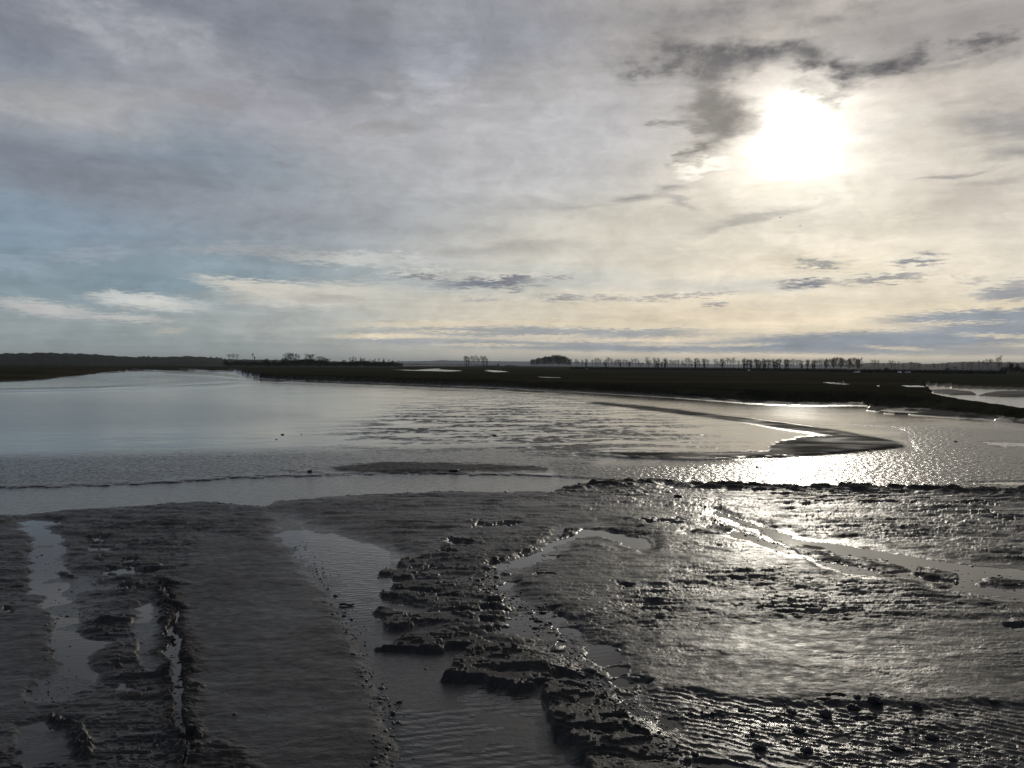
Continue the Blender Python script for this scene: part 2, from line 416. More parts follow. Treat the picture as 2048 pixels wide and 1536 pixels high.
# crumbly ground along the cracks
crumb = stroke([(1330, 990, 50), (1420, 1025, 40), (1500, 1060, 28), (1580, 1090, 22)], 0.8) * 0.8
crumb = np.maximum(crumb, stroke([(1120, 1095, 16), (1060, 1115, 26), (985, 1140, 34), (960, 1165, 24), (990, 1200, 30), (1060, 1225, 36), (1110, 1270, 34), (1150, 1320, 34), (1190, 1360, 36), (1225, 1420, 28), (1300, 1480, 34), (1400, 1560, 50)], 0.7))
crumb = np.maximum(crumb, stroke([(800, 1115, 20), (880, 1100, 26), (930, 1062, 22), (1000, 1050, 18)], 0.8) * 0.8)
crumb = np.maximum(crumb, stroke([(640, 1120, 14), (700, 1250, 20), (745, 1380, 24), (780, 1440, 30), (800, 1560, 40)], 0.9) * 0.45)
cn = fbm(X * 9, Y * 11, 31, 4, 0.6)
zf += crumb * (0.026 * np.abs(cn) - 0.008)

# the ground dips gently towards the wide pools
MAINP = [(548, 1036), (590, 1034), (620, 1055), (700, 1074), (790, 1100), (850, 1150), (850, 1280), (900, 1305), (950, 1304), (905, 1330), (880, 1365), (960, 1372), (1060, 1384), (1084, 1400), (1105, 1480), (1180, 1560), (1200, 1700), (830, 1700), (800, 1560), (775, 1470),
           (750, 1390), (735, 1330), (700, 1260), (660, 1200), (612, 1140), (575, 1100), (548, 1070)]
LP = [(30, 1042), (60, 1038), (100, 1040), (108, 1058), (120, 1078), (142, 1100), (120, 1120), (140, 1142), (170, 1160), (192, 1172), (165, 1186), (150, 1200), (170, 1222), (150, 1250), (172, 1270), (215, 1290), (185, 1310), (180, 1335),
      (195, 1350), (185, 1370), (120, 1395), (62, 1402), (65, 1372), (90, 1352), (120, 1330), (95, 1290), (105, 1240), (85, 1210), (62, 1170), (55, 1120), (60, 1080)]
LP2 = [(272, 1212), (300, 1206), (318, 1212), (310, 1240), (325, 1262), (340, 1290), (345, 1318), (300, 1344), (282, 1330), (275, 1290), (266, 1250)]
LP3 = [(45, 1452), (100, 1437), (165, 1440), (150, 1480), (130, 1510), (60, 1530), (20, 1500)]
RUN1 = [(1375, 1063, 7), (1440, 1062, 7), (1490, 1074, 8), (1540, 1092, 10), (1580, 1102, 12), (1640, 1108, 12)]
RUN2 = [(1430, 1026, 5), (1480, 1044, 6), (1530, 1062, 9), (1570, 1078, 16), (1600, 1090, 14), (1660, 1096, 16), (1720, 1110, 26), (1790, 1121, 26), (1830, 1130, 24), (1880, 1137, 20), (1930, 1144, 26), (1990, 1150, 26), (2060, 1152, 24), (2300, 1180, 26)]
RUN3 = [(1650, 1121, 14), (1700, 1136, 18), (1745, 1142, 20), (1790, 1143, 18), (1840, 1154, 14), (1900, 1166, 26), (1980, 1176, 26), (2060, 1186, 26), (2300, 1213, 30)]
RUN4 = [(1112, 1085, 10), (1150, 1066, 16), (1200, 1063, 20), (1230, 1070, 20), (1262, 1082, 22), (1286, 1090, 16)]
def wide(r, k): return [(a, b, c * k + 6) for a, b, c in r]
dip = np.maximum.reduce([poly(MAINP, 50), stroke(wide(RUN1, 1.7), .6), stroke(wide(RUN2, 1.7), .6), stroke(wide(RUN3, 1.7), .6), stroke(wide(RUN4, 1.8), .6), stroke([(1120, 1095, 24), (1050, 1120, 34), (1000, 1150, 30), (1010, 1200, 34), (1060, 1240, 60), (1120, 1280, 50), (1200, 1330, 60), (1220, 1370, 50), (1270, 1420, 40), (1330, 1460, 40)], .7) * .8, poly(LP, 22), poly(LP2, 16), poly(LP3, 20)])
dip = np.clip(dip * 1.5, 0, 1)
zf = zf * (1 - dip) + dip * (0.016 + (zf - 0.075) * 0.30)

pool = np.zeros(X.shape, np.float32)
def cut(m):
    global pool
    pool = np.maximum(pool, m)
cut(poly(MAINP, 30)); cut(poly(LP, 9) * .9); cut(poly(LP2, 8) * .9); cut(poly(LP3, 9) * .85)
zf = zf * (1 - pool) + (-0.014 + 0.008 * fb2) * pool

# raised ledges: body and fingers left of the cracks
body = poly([(868, 1102), (900, 1085), (960, 1070), (1050, 1072), (1085, 1085), (1060, 1105), (1000, 1128), (965, 1150), (950, 1180), (985, 1205), (1030, 1218), (1000, 1235), (955, 1246), (1010, 1262),
             (950, 1285), (1000, 1296), (1060, 1300), (1085, 1330), (1120, 1352), (1112, 1372), (1060, 1370), (1000, 1340), (960, 1300), (900, 1278), (880, 1250), (850, 1200), (850, 1160), (840, 1130)], 4)
bodyh = 0.075 + 0.03 * fb1 + 0.016 * steps2 + 0.018 * steps
zf = zf * (1 - body) + np.maximum(zf, bodyh) * body
FING = [([(803, 1131), (812, 1119), (845, 1116), (868, 1100), (884, 1104), (862, 1122), (842, 1136), (812, 1139)], .20),
        ([(762, 1145), (775, 1137), (805, 1139), (860, 1143), (905, 1137), (905, 1150), (850, 1156), (795, 1156), (790, 1148), (768, 1149)], .17),
        ([(785, 1182), (800, 1169), (850, 1164), (905, 1168), (960, 1178), (950, 1186), (880, 1184), (830, 1182)], .18),
        ([(754, 1196), (765, 1187), (800, 1188), (830, 1191), (900, 1196), (1000, 1194), (1000, 1204), (900, 1206), (830, 1203), (765, 1201)], .20),
        ([(818, 1205), (835, 1202), (856, 1210), (850, 1214), (828, 1211)], .10),
        ([(862, 1212), (880, 1203), (910, 1206), (905, 1214), (880, 1219)], .16),
        ([(752, 1224), (765, 1217), (790, 1221), (816, 1232), (800, 1238), (775, 1237), (764, 1230)], .17),
        ([(766, 1256), (770, 1243), (820, 1236), (900, 1230), (960, 1234), (1040, 1240), (930, 1247), (850, 1248), (812, 1256), (780, 1260)], .20),
        ([(752, 1299), (785, 1296), (800, 1288), (822, 1277), (860, 1272), (880, 1265), (905, 1272), (960, 1286), (975, 1298), (930, 1300), (860, 1302), (810, 1301), (780, 1301)], .22),
        ([(883, 1364), (897, 1350), (903, 1338), (905, 1326), (918, 1322), (945, 1306), (990, 1298), (1040, 1306), (1075, 1325), (1100, 1352), (1112, 1374), (1080, 1372), (1060, 1378), (1000, 1382), (965, 1368), (930, 1364)], .30),
        ([(1083, 1400), (1088, 1388), (1110, 1374), (1160, 1374), (1190, 1386), (1216, 1404), (1240, 1432), (1252, 1446), (1290, 1478), (1335, 1502), (1385, 1540), (1420, 1660), (1215, 1660), (1180, 1560), (1170, 1530), (1150, 1500), (1110, 1482), (1108, 1452), (1090, 1420)], .34)]
for pts, h in FING:
    m = poly(pts, 8.0)
    h *= .66
    hh = h * (0.80 + 0.30 * fb2) + 0.010 * steps2 + 0.012 * steps
    q = (hh * sst(0.0, .75, m)) / 0.042 + 0.5 * fb2; hh = 0.042 * (np.floor(q) + sst(.72, 1.0, q - np.floor(q)) - 0.5 * fb2) + 0.003 * cn
    m = sst(0.12, 0.5, m)
    zf = np.maximum(zf, hh * m) if h < .15 else zf * (1 - m) + np.maximum(zf, hh) * m

# pools and runnels cut below the water level
pool = np.zeros(X.shape, np.float32)
sand = poly([(610, 1075), (700, 1085), (770, 1105), (770, 1130), (700, 1160), (650, 1140), (615, 1105)], 14)
EX = QX + 16 * fbm(X * 2.2, Y * 2.2, 93, 4, .6) * near; EY = QY + 8 * fbm(X * 2.5, Y * 2.5, 94, 4, .6) * near
for e in ((195, 1081, 14, 7), (200, 1100, 16, 4), (205, 1120, 12, 5), (245, 1143, 36, 6), (255, 1122, 18, 5), (300, 1141, 10, 4), (305, 1145, 14, 4), (325, 1131, 8, 4), (248, 1173, 10, 5), (20, 1222, 12, 6),
          (915, 1087, 26, 6), (902, 1106, 14, 4), (1002, 1052, 34, 4), (960, 1052, 18, 6), (868, 1139, 16, 3), (850, 1190, 20, 2.4), (895, 1198, 18, 2.4), (845, 1229, 22, 2.4), (940, 1228, 28, 5), (985, 1222, 20, 5), (980, 1246, 18, 7),
          (1050, 1246, 32, 18), (1020, 1266, 44, 9), (1085, 1226, 26, 7), (1062, 1120, 24, 8), (1040, 1129, 20, 6), (1000, 1131, 18, 8), (1095, 1116, 16, 4), (1092, 1154, 22, 4), (1010, 1172, 16, 7), (1035, 1166, 14, 4),
          (1016, 1207, 16, 9), (1118, 1242, 12, 10), (1140, 1265, 22, 7), (1128, 1284, 12, 12), (1205, 1310, 34, 20), (1235, 1342, 24, 10), (1130, 1356, 26, 8), (1172, 1366, 46, 9), (1262, 1364, 30, 9), (1282, 1372, 20, 7),
          (1195, 1392, 16, 6), (1262, 1412, 18, 13), (1276, 1428, 14, 7), (1240, 1452, 30, 5), (1340, 1450, 26, 7), (1320, 1490, 26, 6), (1430, 1533, 60, 9), (1420, 1430, 18, 4),
          (1340, 1043, 28, 4), (1302, 1046, 22, 3), (1870, 1022, 26, 4), (1954, 1028, 34, 4.5), (2020, 1040, 44, 4), (1780, 1007, 60, 2.5), (1930, 1010, 60, 2), (1560, 1478, 9, 4), (1691, 1481, 13, 4.5), (1755, 1489, 13, 5),
          (1678, 1399, 14, 3.5), (1654, 1408, 12, 3), (1600, 1513, 13, 4), (1730, 1440, 26, 4), (2032, 1256, 26, 7), (1245, 1172, 14, 3)):
    cut(ell(*e, x=EX, y=EY))
cut(stroke(RUN1, .3)); cut(stroke(RUN2, .3)); cut(stroke(RUN3, .3)); cut(stroke(RUN4, .3))
cut(stroke([(1112, 1085, 9), (1092, 1100, 7), (1075, 1112, 7), (1050, 1125, 9)], .3))
gully = [(318, 1172, 4), (338, 1190, 5), (332, 1212, 5), (352, 1236, 6), (340, 1258, 8), (362, 1280, 8), (350, 1305, 13), (358, 1345, 12), (366, 1376, 9), (338, 1400, 8), (350, 1424, 9), (362, 1450, 11), (378, 1476, 10), (388, 1500, 7), (382, 1530, 5)]
gm = stroke(gully, .25, 1.0)
flank = stroke([(x, y, w * 3.2 + 4) for x, y, w in gully], .6, 1.0)
flank = np.maximum(flank, stroke([(380, 1520, 30), (440, 1530, 50), (470, 1580, 60)], .5, 1.0))
zf += flank * (0.015 + 0.032 * np.abs(fbm(X * 2.5, Y * 4, 41, 4)) * 2)
cut(gm)
zf += stroke([(120, 1440, 14), (150, 1465, 22), (165, 1500, 22)], .6, 1.5) * 0.10 * (0.6 + cn)
zp = -0.035 + 0.02 * fb2
zf = zf * (1 - pool) + zp * pool
zf = np.where(sand > 0, zf * (1 - sand) + sand * (-0.004 + 0.006 * fb2), zf)
# islands in the right-hand runnel and other lumps
for pts, h in (([(1588, 1096), (1600, 1091), (1650, 1096), (1662, 1106), (1640, 1112), (1600, 1108)], .07), ([(1620, 1114), (1680, 1112), (1760, 1124), (1812, 1136), (1806, 1144), (1770, 1148), (1755, 1140), (1700, 1130), (1640, 1122)], .07),
               ([(1824, 1146), (1836, 1134), (1880, 1138), (1916, 1150), (1890, 1160), (1860, 1158), (1832, 1150)], .09), ([(1862, 1172), (1880, 1164), (1905, 1172), (1890, 1178), (1866, 1178)], .06),
               ([(1952, 1168), (1975, 1158), (2005, 1160), (2100, 1172), (2100, 1178), (2000, 1174), (1970, 1174)], .08), ([(1385, 1066), (1400, 1058), (1440, 1052), (1470, 1060), (1440, 1068)], .09),
               ([(1000, 1154), (1022, 1156), (1022, 1150), (1008, 1147)], .1), ([(1115, 1340), (1150, 1352), (1190, 1356), (1200, 1350), (1160, 1340)], .06),
               ([(1240, 1350), (1256, 1340), (1300, 1350), (1316, 1352), (1312, 1361), (1262, 1364)], .06), ([(1230, 1380), (1260, 1374), (1310, 1376), (1316, 1382), (1260, 1392), (1236, 1392)], .06),
               ([(1118, 1076), (1140, 1060), (1220, 1056), (1310, 1062), (1360, 1062), (1320, 1070), (1260, 1070), (1210, 1058), (1160, 1058)], .12),
               ([(1105, 985), (1150, 974), (1230, 968), (1330, 964), (1400, 972), (1400, 980), (1330, 988), (1200, 990)], .16),
               ([(110, 1152), (125, 1147), (140, 1148), (150, 1158), (130, 1158)], .10)):
    m = poly(pts, 3.5); zf = np.maximum(zf, m * (h * (0.8 + .4 * fb2) + 0.012 * cn + .010 * steps2) - .01)

# --- the wide flat between the stream and the far bank
Yv = D
zm = 0.020 + 0.012 * fbm(X / 9, Y / 7, 51, 4) + 0.012 * sst(1400, 2000, QX)
SX, SY = to_px(X + 0.004 * D * fbm(X / 6, Y / 6, 53, 3), Y + 0.006 * D * fbm(X / 9, Y / 9, 54, 3), Z0)
c1 = line([(1040, 790), (1080, 796), (1300, 816), (1500, 840), (1650, 860), (1760, 882), (1812, 897)], SX)
t1 = SY - c1; w1 = np.interp(SX, [1040, 1300, 1600, 1780, 1812], [3, 6, 12, 16, 8])
ridge = np.where(t1 < 0, np.exp(-(t1 / 3.0) ** 2), np.exp(-(t1 / w1) ** 2)) * sst(1040, 1160, SX) * sst(1830, 1800, SX)
zm += ridge * 0.045
c2 = line([(1130, 908), (1250, 918), (1400, 923), (1640, 912), (1812, 897)], SX)
t2 = SY - c2
spit = sst(1.2, -1.2, t2) * sst(-40, -8, t2) * sst(1130, 1230, SX) * sst(1822, 1800, SX)
zm += spit * 0.11
zm += poly([(1540, 905), (1600, 880), (1700, 872), (1812, 896), (1700, 908)], 14, SX, SY) * 0.02
strw = poly([(640, 880), (800, 800), (1080, 780), (1350, 830), (1500, 900), (1150, 925), (900, 905), (700, 900)], 40, SX, SY)
dn_ = fbm((X * .97 + Y * .25) / 6.5, (Y * .97 - X * .25) / 2.6, 81, 6, 0.62)
drift_z = sst(0.10 - 0.22 * strw, 0.26 - 0.20 * strw, dn_)
zm += drift_z * (0.15 + strw) * 0.055 * fbm(X / 0.8, Y / 1.2, 56, 3)
BL = poly([(-700, 930), (0, 912), (400, 905), (700, 900), (1000, 890), (1200, 905), (1180, 945), (1000, 948), (640, 950), (280, 968), (-700, 1005)], 12, QX, QY)
BR = poly([(1100, 932), (1400, 928), (1650, 918), (1830, 898), (1800, 860), (1700, 850), (1900, 850), (2400, 870), (2400, 1010), (1790, 985), (1300, 968), (1120, 955)], 10, SX, SY)
zm += np.maximum(BL * .8, BR) * (0.034 * fbm(X / 0.24, Y / 0.42, 57, 3, .6) + .008)
band = np.clip(np.where(t1 < 0, np.exp(-(t1 / 3.0) ** 2), np.exp(-(t1 / (w1 * 1.1)) ** 2)), 0, 1) * sst(1060, 1300, SX) * sst(1840, 1770, SX)
tri = poly([(1545, 888), (1600, 874), (1660, 872), (1740, 880), (1812, 897), (1700, 910), (1560, 917), (1400, 921), (1260, 917), (1200, 910), (1400, 908), (1530, 906)], 7, QX, QY)
tip = np.maximum(band, tri)
zm += tip * (0.02 + 0.012 * np.abs(fbm(X / 1.5, Y / 1.1, 58, 4, .6)))
mid_ = poly([(655, 938), (760, 926), (900, 928), (1100, 934), (1090, 945), (900, 949), (700, 947)], 4, QX, QY)
zm += mid_ * 0.03 * np.abs(fbm(X / .5, Y / .5, 59, 3))
# stream bed
st = sst(-2.0, 2.0, QY - yB) * (1 - F) * sst(1420, 1180, QX)
zm = zm * (1 - st) - 0.05 * st
zm -= 0.0
zm += 0.03 * np.exp(-((QY - yB + 4) / 3.0) ** 2) * sst(1300, 1100, QX)
zm -= 0.06 * poly([(150, 752), (260, 744), (470, 745), (480, 752), (620, 765), (900, 776), (1080, 787), (900, 780), (600, 768), (460, 760), (340, 750), (240, 755), (300, 762), (230, 766)], 1.0, SX, SY)
for q_ in ([(1956, 884), (1975, 883), (2048, 886), (2100, 890), (2040, 893), (2010, 892), (2000, 897), (1982, 890)], [(1930, 966), (2000, 964), (2300, 966), (2300, 973), (2030, 972)], [(1140, 906), (1200, 902), (1290, 904), (1240, 908)], [(880, 932), (940, 927), (975, 929), (930, 933)]):
    zm -= 0.05 * poly(q_, 1.5, QX, SY)
zm += poly([(-700, 800), (0, 790), (420, 800), (640, 830), (500, 850), (0, 870), (-700, 900)], 24, SX, SY) * 0.010 * fbm(X / 0.9, Y / 1.4, 96, 3)
# thin steps across the flat
for pts, h in (([(-700, 800), (0, 785), (280, 779.5), (440, 775), (480, 771)], .13), ([(330, 748), (420, 752), (480, 758)], .15), ([(200, 779), (400, 768), (470, 764), (560, 764)], .07)):
    yl = line(pts, SX); zm += h * sst(0.8, -0.8, SY - yl) * sst(-9, -3, SY - yl) * sst(pts[-1][0] + 60, pts[-1][0] - 30, SX) * sst(pts[0][0] - 20, pts[0][0] + 40, SX)
for pts, h in (([(1818, 830), (1850, 827), (1900, 829), (1985, 832), (1980, 837), (1920, 837), (1840, 832)], .35), ([(1990, 842), (2010, 839), (2100, 842), (2300, 860), (2300, 866), (2060, 848)], .4),
               ([(1734, 822), (1745, 814), (1760, 812), (1772, 818), (1755, 824)], .22), ([(1770, 828), (1790, 825), (1788, 829)], .12),
               ([(560, 940), (640, 943), (650, 947), (600, 948)], .06), ([(660, 935), (740, 925), (1024, 926), (1080, 935), (900, 944), (700, 945)], .07)):
    zm += h * poly(pts, 1.5, SX, SY) * (0.8 + .4 * fbm(X / 3, Y / 3, 55, 3))
for k in range(2, 8):
    zm += 0
z = zm * (1 - F) + zf * F

# --- far bank and salt marsh
BX, BY_ = to_px(X + 0.010 * D * (fbm(X / 5, Y / 5, 61, 4) * sst(160, 110, D) + fbm(X / 22, Y / 40, 68, 2) * sst(110, 160, D)), Y, Z0)
yb = line(LBANK, BX)
db = H * FPX / np.maximum(yb - hor(BX), 0.5); dv = H * FPX / np.maximum(PY - HO, 0.2)
t = np.where(PY - HO > 0.2, dv - db, 1e5) + (2.2 * fbm(X / 3.5, Y / 3.5, 62, 5, 0.6) * sst(170, 120, D) + 4.0 * fbm(X / 16, Y / 16, 66, 3) * sst(120, 170, D)) * sst(100, 400, PX + 0 * X)
wid = np.interp(PX, [0, 130, 300, 480, 520, 2800], [90, 60, 20, 6, 7, 7])
hb = np.interp(PX, [-700, 1840, 1880, 1960, 2048, 2800], [1.7, 1.7, 1.3, 1.05, 1.0, 1.0])
zb = 0.28 * sst(-1.5, 1.5, t) + (hb - 0.28) * sst(1.5, wid, t)
face = np.clip(np.minimum(t / 2, (wid + 6 - t) / 4), 0, 1)
zb += face * (0.20 * fbm(X / 1.6, Y / 1.6, 63, 5, 0.6) * sst(170, 110, D) + 0.15 * fbm(X / 8, Y / 8, 67, 3) * sst(110, 170, D))
plat = sst(wid, wid + 5, t)
zb += plat * ((0.10 * fbm(X / 7, Y / 7, 64, 5, .6) + 0.06 * fbm(X * .8, Y * .8, 65, 3)) * sst(180, 100, D) + 0.10 * fbm(X / 25, Y / 25, 69, 2) * sst(100, 180, D) * sst(600, 300, D))
chan = poly([(1795, 770.5), (1852, 774), (1903, 776), (2048, 780), (2400, 788), (2400, 900), (2048, 834), (2010, 828), (1961, 820), (1903, 812), (1866, 806), (1856, 790), (1840, 777)], 1.2, SX, SY)
chan = np.maximum(chan, stroke([(1790, 771, 1.5), (1840, 773, 2.5), (1900, 776, 5)], .4, 2, SX, SY))
zb = zb * (1 - chan) - 0.06 * chan
zb += 0.45 * poly([(1850, 782), (1900, 780), (1940, 785), (1952, 790), (1900, 790), (1866, 786)], 1.5, SX, SY) * chan
zb += 0.5 * poly([(1960, 791), (2000, 785), (2060, 784), (2400, 790), (2400, 800), (2060, 794), (2000, 794)], 1.5, SX, SY) * chan
bank = sst(-2.5, 0.0, t)
z = np.where(bank > 0, z * (1 - bank) + zb * bank, z)
# left hinterland rises gently
z += np.where(plat > 0, sst(1400, 300, PX) * 0.0, 0)

# marsh pools (seen at the level of the marsh top)
MX, MY = to_px(X, Y, np.full_like(X, 1.7))
mp = np.zeros(X.shape, np.float32)
for pts in ([(775, 739.2), (830, 740), (860, 738), (876, 737), (880, 739), (925, 741.6), (900, 743), (850, 742), (800, 740.5)], [(968, 740), (1000, 741.5), (1015, 744), (990, 744.4), (972, 742.5)], 
            [(1074, 753.6), (1119, 754.6), (1119, 756), (1090, 755.6)], [(1648, 765), (1680, 766.2), (1700, 768), (1690, 769.4), (1660, 767.6)], [(1686, 763.4), (1690, 764.4), (1685, 765)],
            [(1752, 770.8), (1758, 771), (1757, 772.8), (1752, 772.4)], [(1800, 771), (1845, 772), (1850, 774), (1815, 774)], [(780, 731.2), (948, 731.6), (948, 732.4), (780, 732.2)]):
    mp = np.maximum(mp, poly(pts, 0.35, MX + 3 * fbm(X / 20, Y / 20, 71, 2), MY))
mp *= plat * (1 - chan)
z = np.where(mp > 0.3, 1.70, z)
# far hinterland lies level
z = np.where(D > 2000, 1.70, z)

# --- surface attributes
sn = fbm(XR / 5.5, YR / 3.2, 81, 5, 0.6)
sn2 = fbm(X / 14, Y / 9, 82, 4)
rgh = np.full(X.shape, 0.30, np.float32); bmp = np.full(X.shape, 0.25, np.float32)
flat = (1 - F)
# smooth film of water with rougher drifts
str_w = poly([(640, 880), (800, 800), (1080, 780), (1350, 830), (1500, 900), (1150, 925), (900, 905), (700, 900)], 40, SX, SY)
rgh_m = 0.075 + 0.02 * sn2
bmp_m = 0.07 + 0.10 * sst(-.2, .5, sn2)
drift = drift_z * (0.25 + 0.75 * str_w)
rgh_m += 0.06 * drift; bmp_m += 0.5 * drift
bandL = poly([(-700, 930), (0, 912), (400, 905), (700, 900), (1000, 890), (1200, 905), (1180, 945), (1000, 948), (640, 950), (280, 968), (-700, 1005)], 12, QX, QY)
setm(bmp_m, bandL, 1.0); setm(rgh_m, bandL, 0.14)
bandR = poly([(1100, 932), (1400, 928), (1650, 918), (1830, 898), (1800, 860), (1700, 850), (1900, 850), (2400, 870), (2400, 1010), (1790, 985), (1300, 968), (1120, 955)], 10, SX, SY)
setm(bmp_m, bandR, 1.0); setm(rgh_m, bandR, 0.17)
far1 = sst(880, 820, SY) * sst(1000, 600, SX)
setm(bmp_m, far1, 0.10)
lilac = poly([(-700, 800), (0, 790), (420, 800), (640, 830), (500, 850), (0, 870), (-700, 900)], 18, SX, SY)
setm(rgh_m, lilac, 0.12)
chD = poly([(1080, 785), (1300, 800), (1600, 808), (1740, 818), (1800, 840), (1700, 850), (1500, 832), (1300, 812)], 8, SX, SY)
setm(rgh_m, chD, 0.12); setm(bmp_m, chD, 0.15)
inn = poly([(1400, 860), (1560, 862), (1640, 875), (1560, 908), (1480, 905)], 12, SX, SY)
setm(rgh_m, inn, 0.07); setm(bmp_m, inn, .05)
setm(bmp_m, lilac, 0.22)
rgh = rgh_m * flat + F * (0.44 + 0.12 * fb1 + 0.10 * sn2 - 0.10 * mr - 0.08 * crumb)
bmp = bmp_m * flat + F * (0.40 + 0.50 * rough)
# a damp strip just above each pool is smoother
wetedge = sst(0.05, 0.0, z) * F
rgh -= 0.14 * wetedge
smoothR = poly([(1290, 1260), (1500, 1262), (2200, 1240), (2200, 1405), (1500, 1410), (1310, 1385)], 30)
rgh = np.where(t > -2, 0.55, rgh); bmp = np.where(t > -2, 1.0, bmp)
rgh = np.where((t > -6) & (t < 1.5) , 0.30, rgh)
chm = (chan > .5)
rgh = np.where(chm, 0.4, rgh)
rgh = np.clip(rgh, 0.05, 0.8); bmp = np.clip(bmp, 0, 1)
wave = np.full(X.shape, 0.05, np.float32)
wave = np.maximum(wave, st)
wave = np.maximum(wave, 0.55 * poly([(600, 1060), (800, 1110), (790, 1220), (700, 1240), (610, 1120)], 20))
wave = np.maximum(wave, 0.75 * poly([(760, 1360), (900, 1370), (1100, 1400), (1200, 1640), (830, 1640), (790, 1500)], 30))
wave = np.maximum(wave, 0.5 * chan)
wave = np.maximum(wave, 0.6 * sst(960, 760, PY) * (1 - F))

# ------------------------------------------------------------------ meshes
def grid_mesh(name, mask, zz, mat, attrs, step=1, smooth=True):
    xs, ys, zs = X[::step, ::step], Y[::step, ::step], zz[::step, ::step]
    m = mask[::step, ::step]
    nr, nc = xs.shape
    fm = m[:-1, :-1] | m[1:, :-1] | m[:-1, 1:] | m[1:, 1:] if step > 1 else m[:-1, :-1]
    idx = np.arange(nr * nc).reshape(nr, nc)
    quads = np.stack([idx[:-1, :-1][fm], idx[:-1, 1:][fm], idx[1:, 1:][fm], idx[1:, :-1][fm]], -1)
    used = np.zeros(nr * nc, bool); used[quads.ravel()] = True
    remap = np.cumsum(used) - 1
    quads = remap[quads].astype(np.int32)
    co = np.stack([xs.ravel()[used], ys.ravel()[used], zs.ravel()[used]], -1).astype(np.float32)
    me = bpy.data.meshes.new(name)
    me.vertices.add(len(co)); me.vertices.foreach_set("co", co.ravel())
    n = len(quads)
    me.loops.add(n * 4); me.loops.foreach_set("vertex_index", quads.ravel())
    me.polygons.add(n); me.polygons.foreach_set("loop_start", np.arange(0, n * 4, 4, dtype=np.int32))
    me.polygons.foreach_set("loop_total", np.full(n, 4, np.int32))
    for k, a in attrs.items():
        at_ = me.attributes.new(k, 'FLOAT', 'POINT')
        at_.data.foreach_set("value", a[::step, ::step].ravel()[used].astype(np.float32))
    me.update(calc_edges=True)
    me.polygons.foreach_set("use_smooth", np.full(n, smooth, bool))
    me.materials.append(mat)
    o = bpy.data.objects.new(name, me); col.objects.link(o)
    return o
def newmat(name):
    m = bpy.data.materials.new(name); m.use_nodes = True
    N = NT(m.node_tree); N.n.clear()
    p = N.n.new('ShaderNodeBsdfPrincipled'); o = N.n.new('ShaderNodeOutputMaterial'); N.l.new(p.outputs[0], o.inputs[0])
    g = N.n.new('ShaderNodeNewGeometry')
    return m, N, p, g.outputs['Position']
def bump(N, p, h, dist, strength=1.0, prev=None):
    b = N.n.new('ShaderNodeBump'); N.put(b.inputs['Height'], h); N.put(b.inputs['Distance'], dist); N.put(b.inputs['Strength'], strength)
    if prev is not None: N.l.new(prev, b.inputs['Normal'])
    return b.outputs[0]

# wet mud
m_mud, N, p, pos = newmat("wet_mud")
a_r, a_b = N.attr('rgh'), N.attr('bmp')
n_a = N.noise(N.mapping(pos, scale=(0.35, 0.8, 1), typ='POINT'), 1.0, 6.0, 0.6)
n_b = N.noise(N.mapping(pos, scale=(3.6, 5.6, 3), typ='POINT'), 1.3, 7.0, 0.62)
n_d = N.noise(N.mapping(pos, scale=(1, 1.5, 1), typ='POINT'), 2.6, 3.0, 0.5)
n_c = N.noise(pos, 22.0, 4.0, 0.65)
c = N.mix(N.mrange(n_a, .3, .7), (0.045, 0.039, 0.032), (0.074, 0.064, 0.051))
c = N.mix(N.mrange(n_b, .52, .72, 0, .5), c, (0.030, 0.031, 0.028))
N.put(p.inputs['Base Color'], c)
rr = N.math('MULTIPLY', a_r, N.mrange(n_b, .3, .7, .7, 1.3, False))
a_d = N.attr('dry')
rr = N.math('MINIMUM', N.math('ADD', rr, N.math('MULTIPLY', N.math('MULTIPLY', a_d, a_d), 1.1)), 0.95)
N.put(p.inputs['Roughness'], N.math('MAXIMUM', rr, 0.045))
a_w2 = N.math('SUBTRACT', 1.0, a_d, clamp=True)
N.put(p.inputs['Specular IOR Level'], N.math('ADD', 0.03, N.math('MULTIPLY', N.math('MULTIPLY', a_w2, a_w2), 0.47)))
p.inputs['IOR'].default_value = 1.36
hsum = N.math('ADD', N.math('MULTIPLY', n_b, 0.015), N.math('MULTIPLY', n_c, 0.011))
hsum = N.math('ADD', hsum, N.math('MULTIPLY', N.math('MULTIPLY', n_d, N.attr('dim')), 0.075))
N.put(p.inputs['Normal'], bump(N, p, N.math('MULTIPLY', hsum, a_b), 1.0))

# water
m_wat, N, p, pos = newmat("shallow_water")
a_w = N.attr('wave')
w1_ = N.noise(N.mapping(pos, scale=(3.2, 5.5, 1), rot=0.3, typ='POINT'), 1.0, 4.0, 0.55)
wv = N.n.new('ShaderNodeTexWave'); wv.bands_direction = 'Y'
N.put(wv.inputs['Vector'], N.mapping(pos, rot=-0.28, typ='POINT')); N.put(wv.inputs['Scale'], 1.75); N.put(wv.inputs['Distortion'], 3.5)
N.put(wv.inputs['Detail'], 3.0); N.put(wv.inputs['Detail Scale'], 1.6)
hh = N.math('ADD', N.math('MULTIPLY', w1_, 0.030), N.math('MULTIPLY', wv.outputs[0], 0.0045))
hh = N.math('ADD', hh, N.math('MULTIPLY', N.noise(pos, 26.0, 3.0, 0.6), 0.0022))
N.put(p.inputs['Normal'], bump(N, p, N.math('MULTIPLY', hh, a_w), 1.0))
a_s = N.attr('silt')
N.put(p.inputs['Base Color'], N.mix(a_s, N.mix(N.noise(pos, 0.7, 4.0), (0.050, 0.046, 0.038), (0.080, 0.074, 0.060)), (0.155, 0.145, 0.120)))
N.put(p.inputs['Roughness'], N.math('ADD', 0.04, N.math('MULTIPLY', a_w, 0.10)))
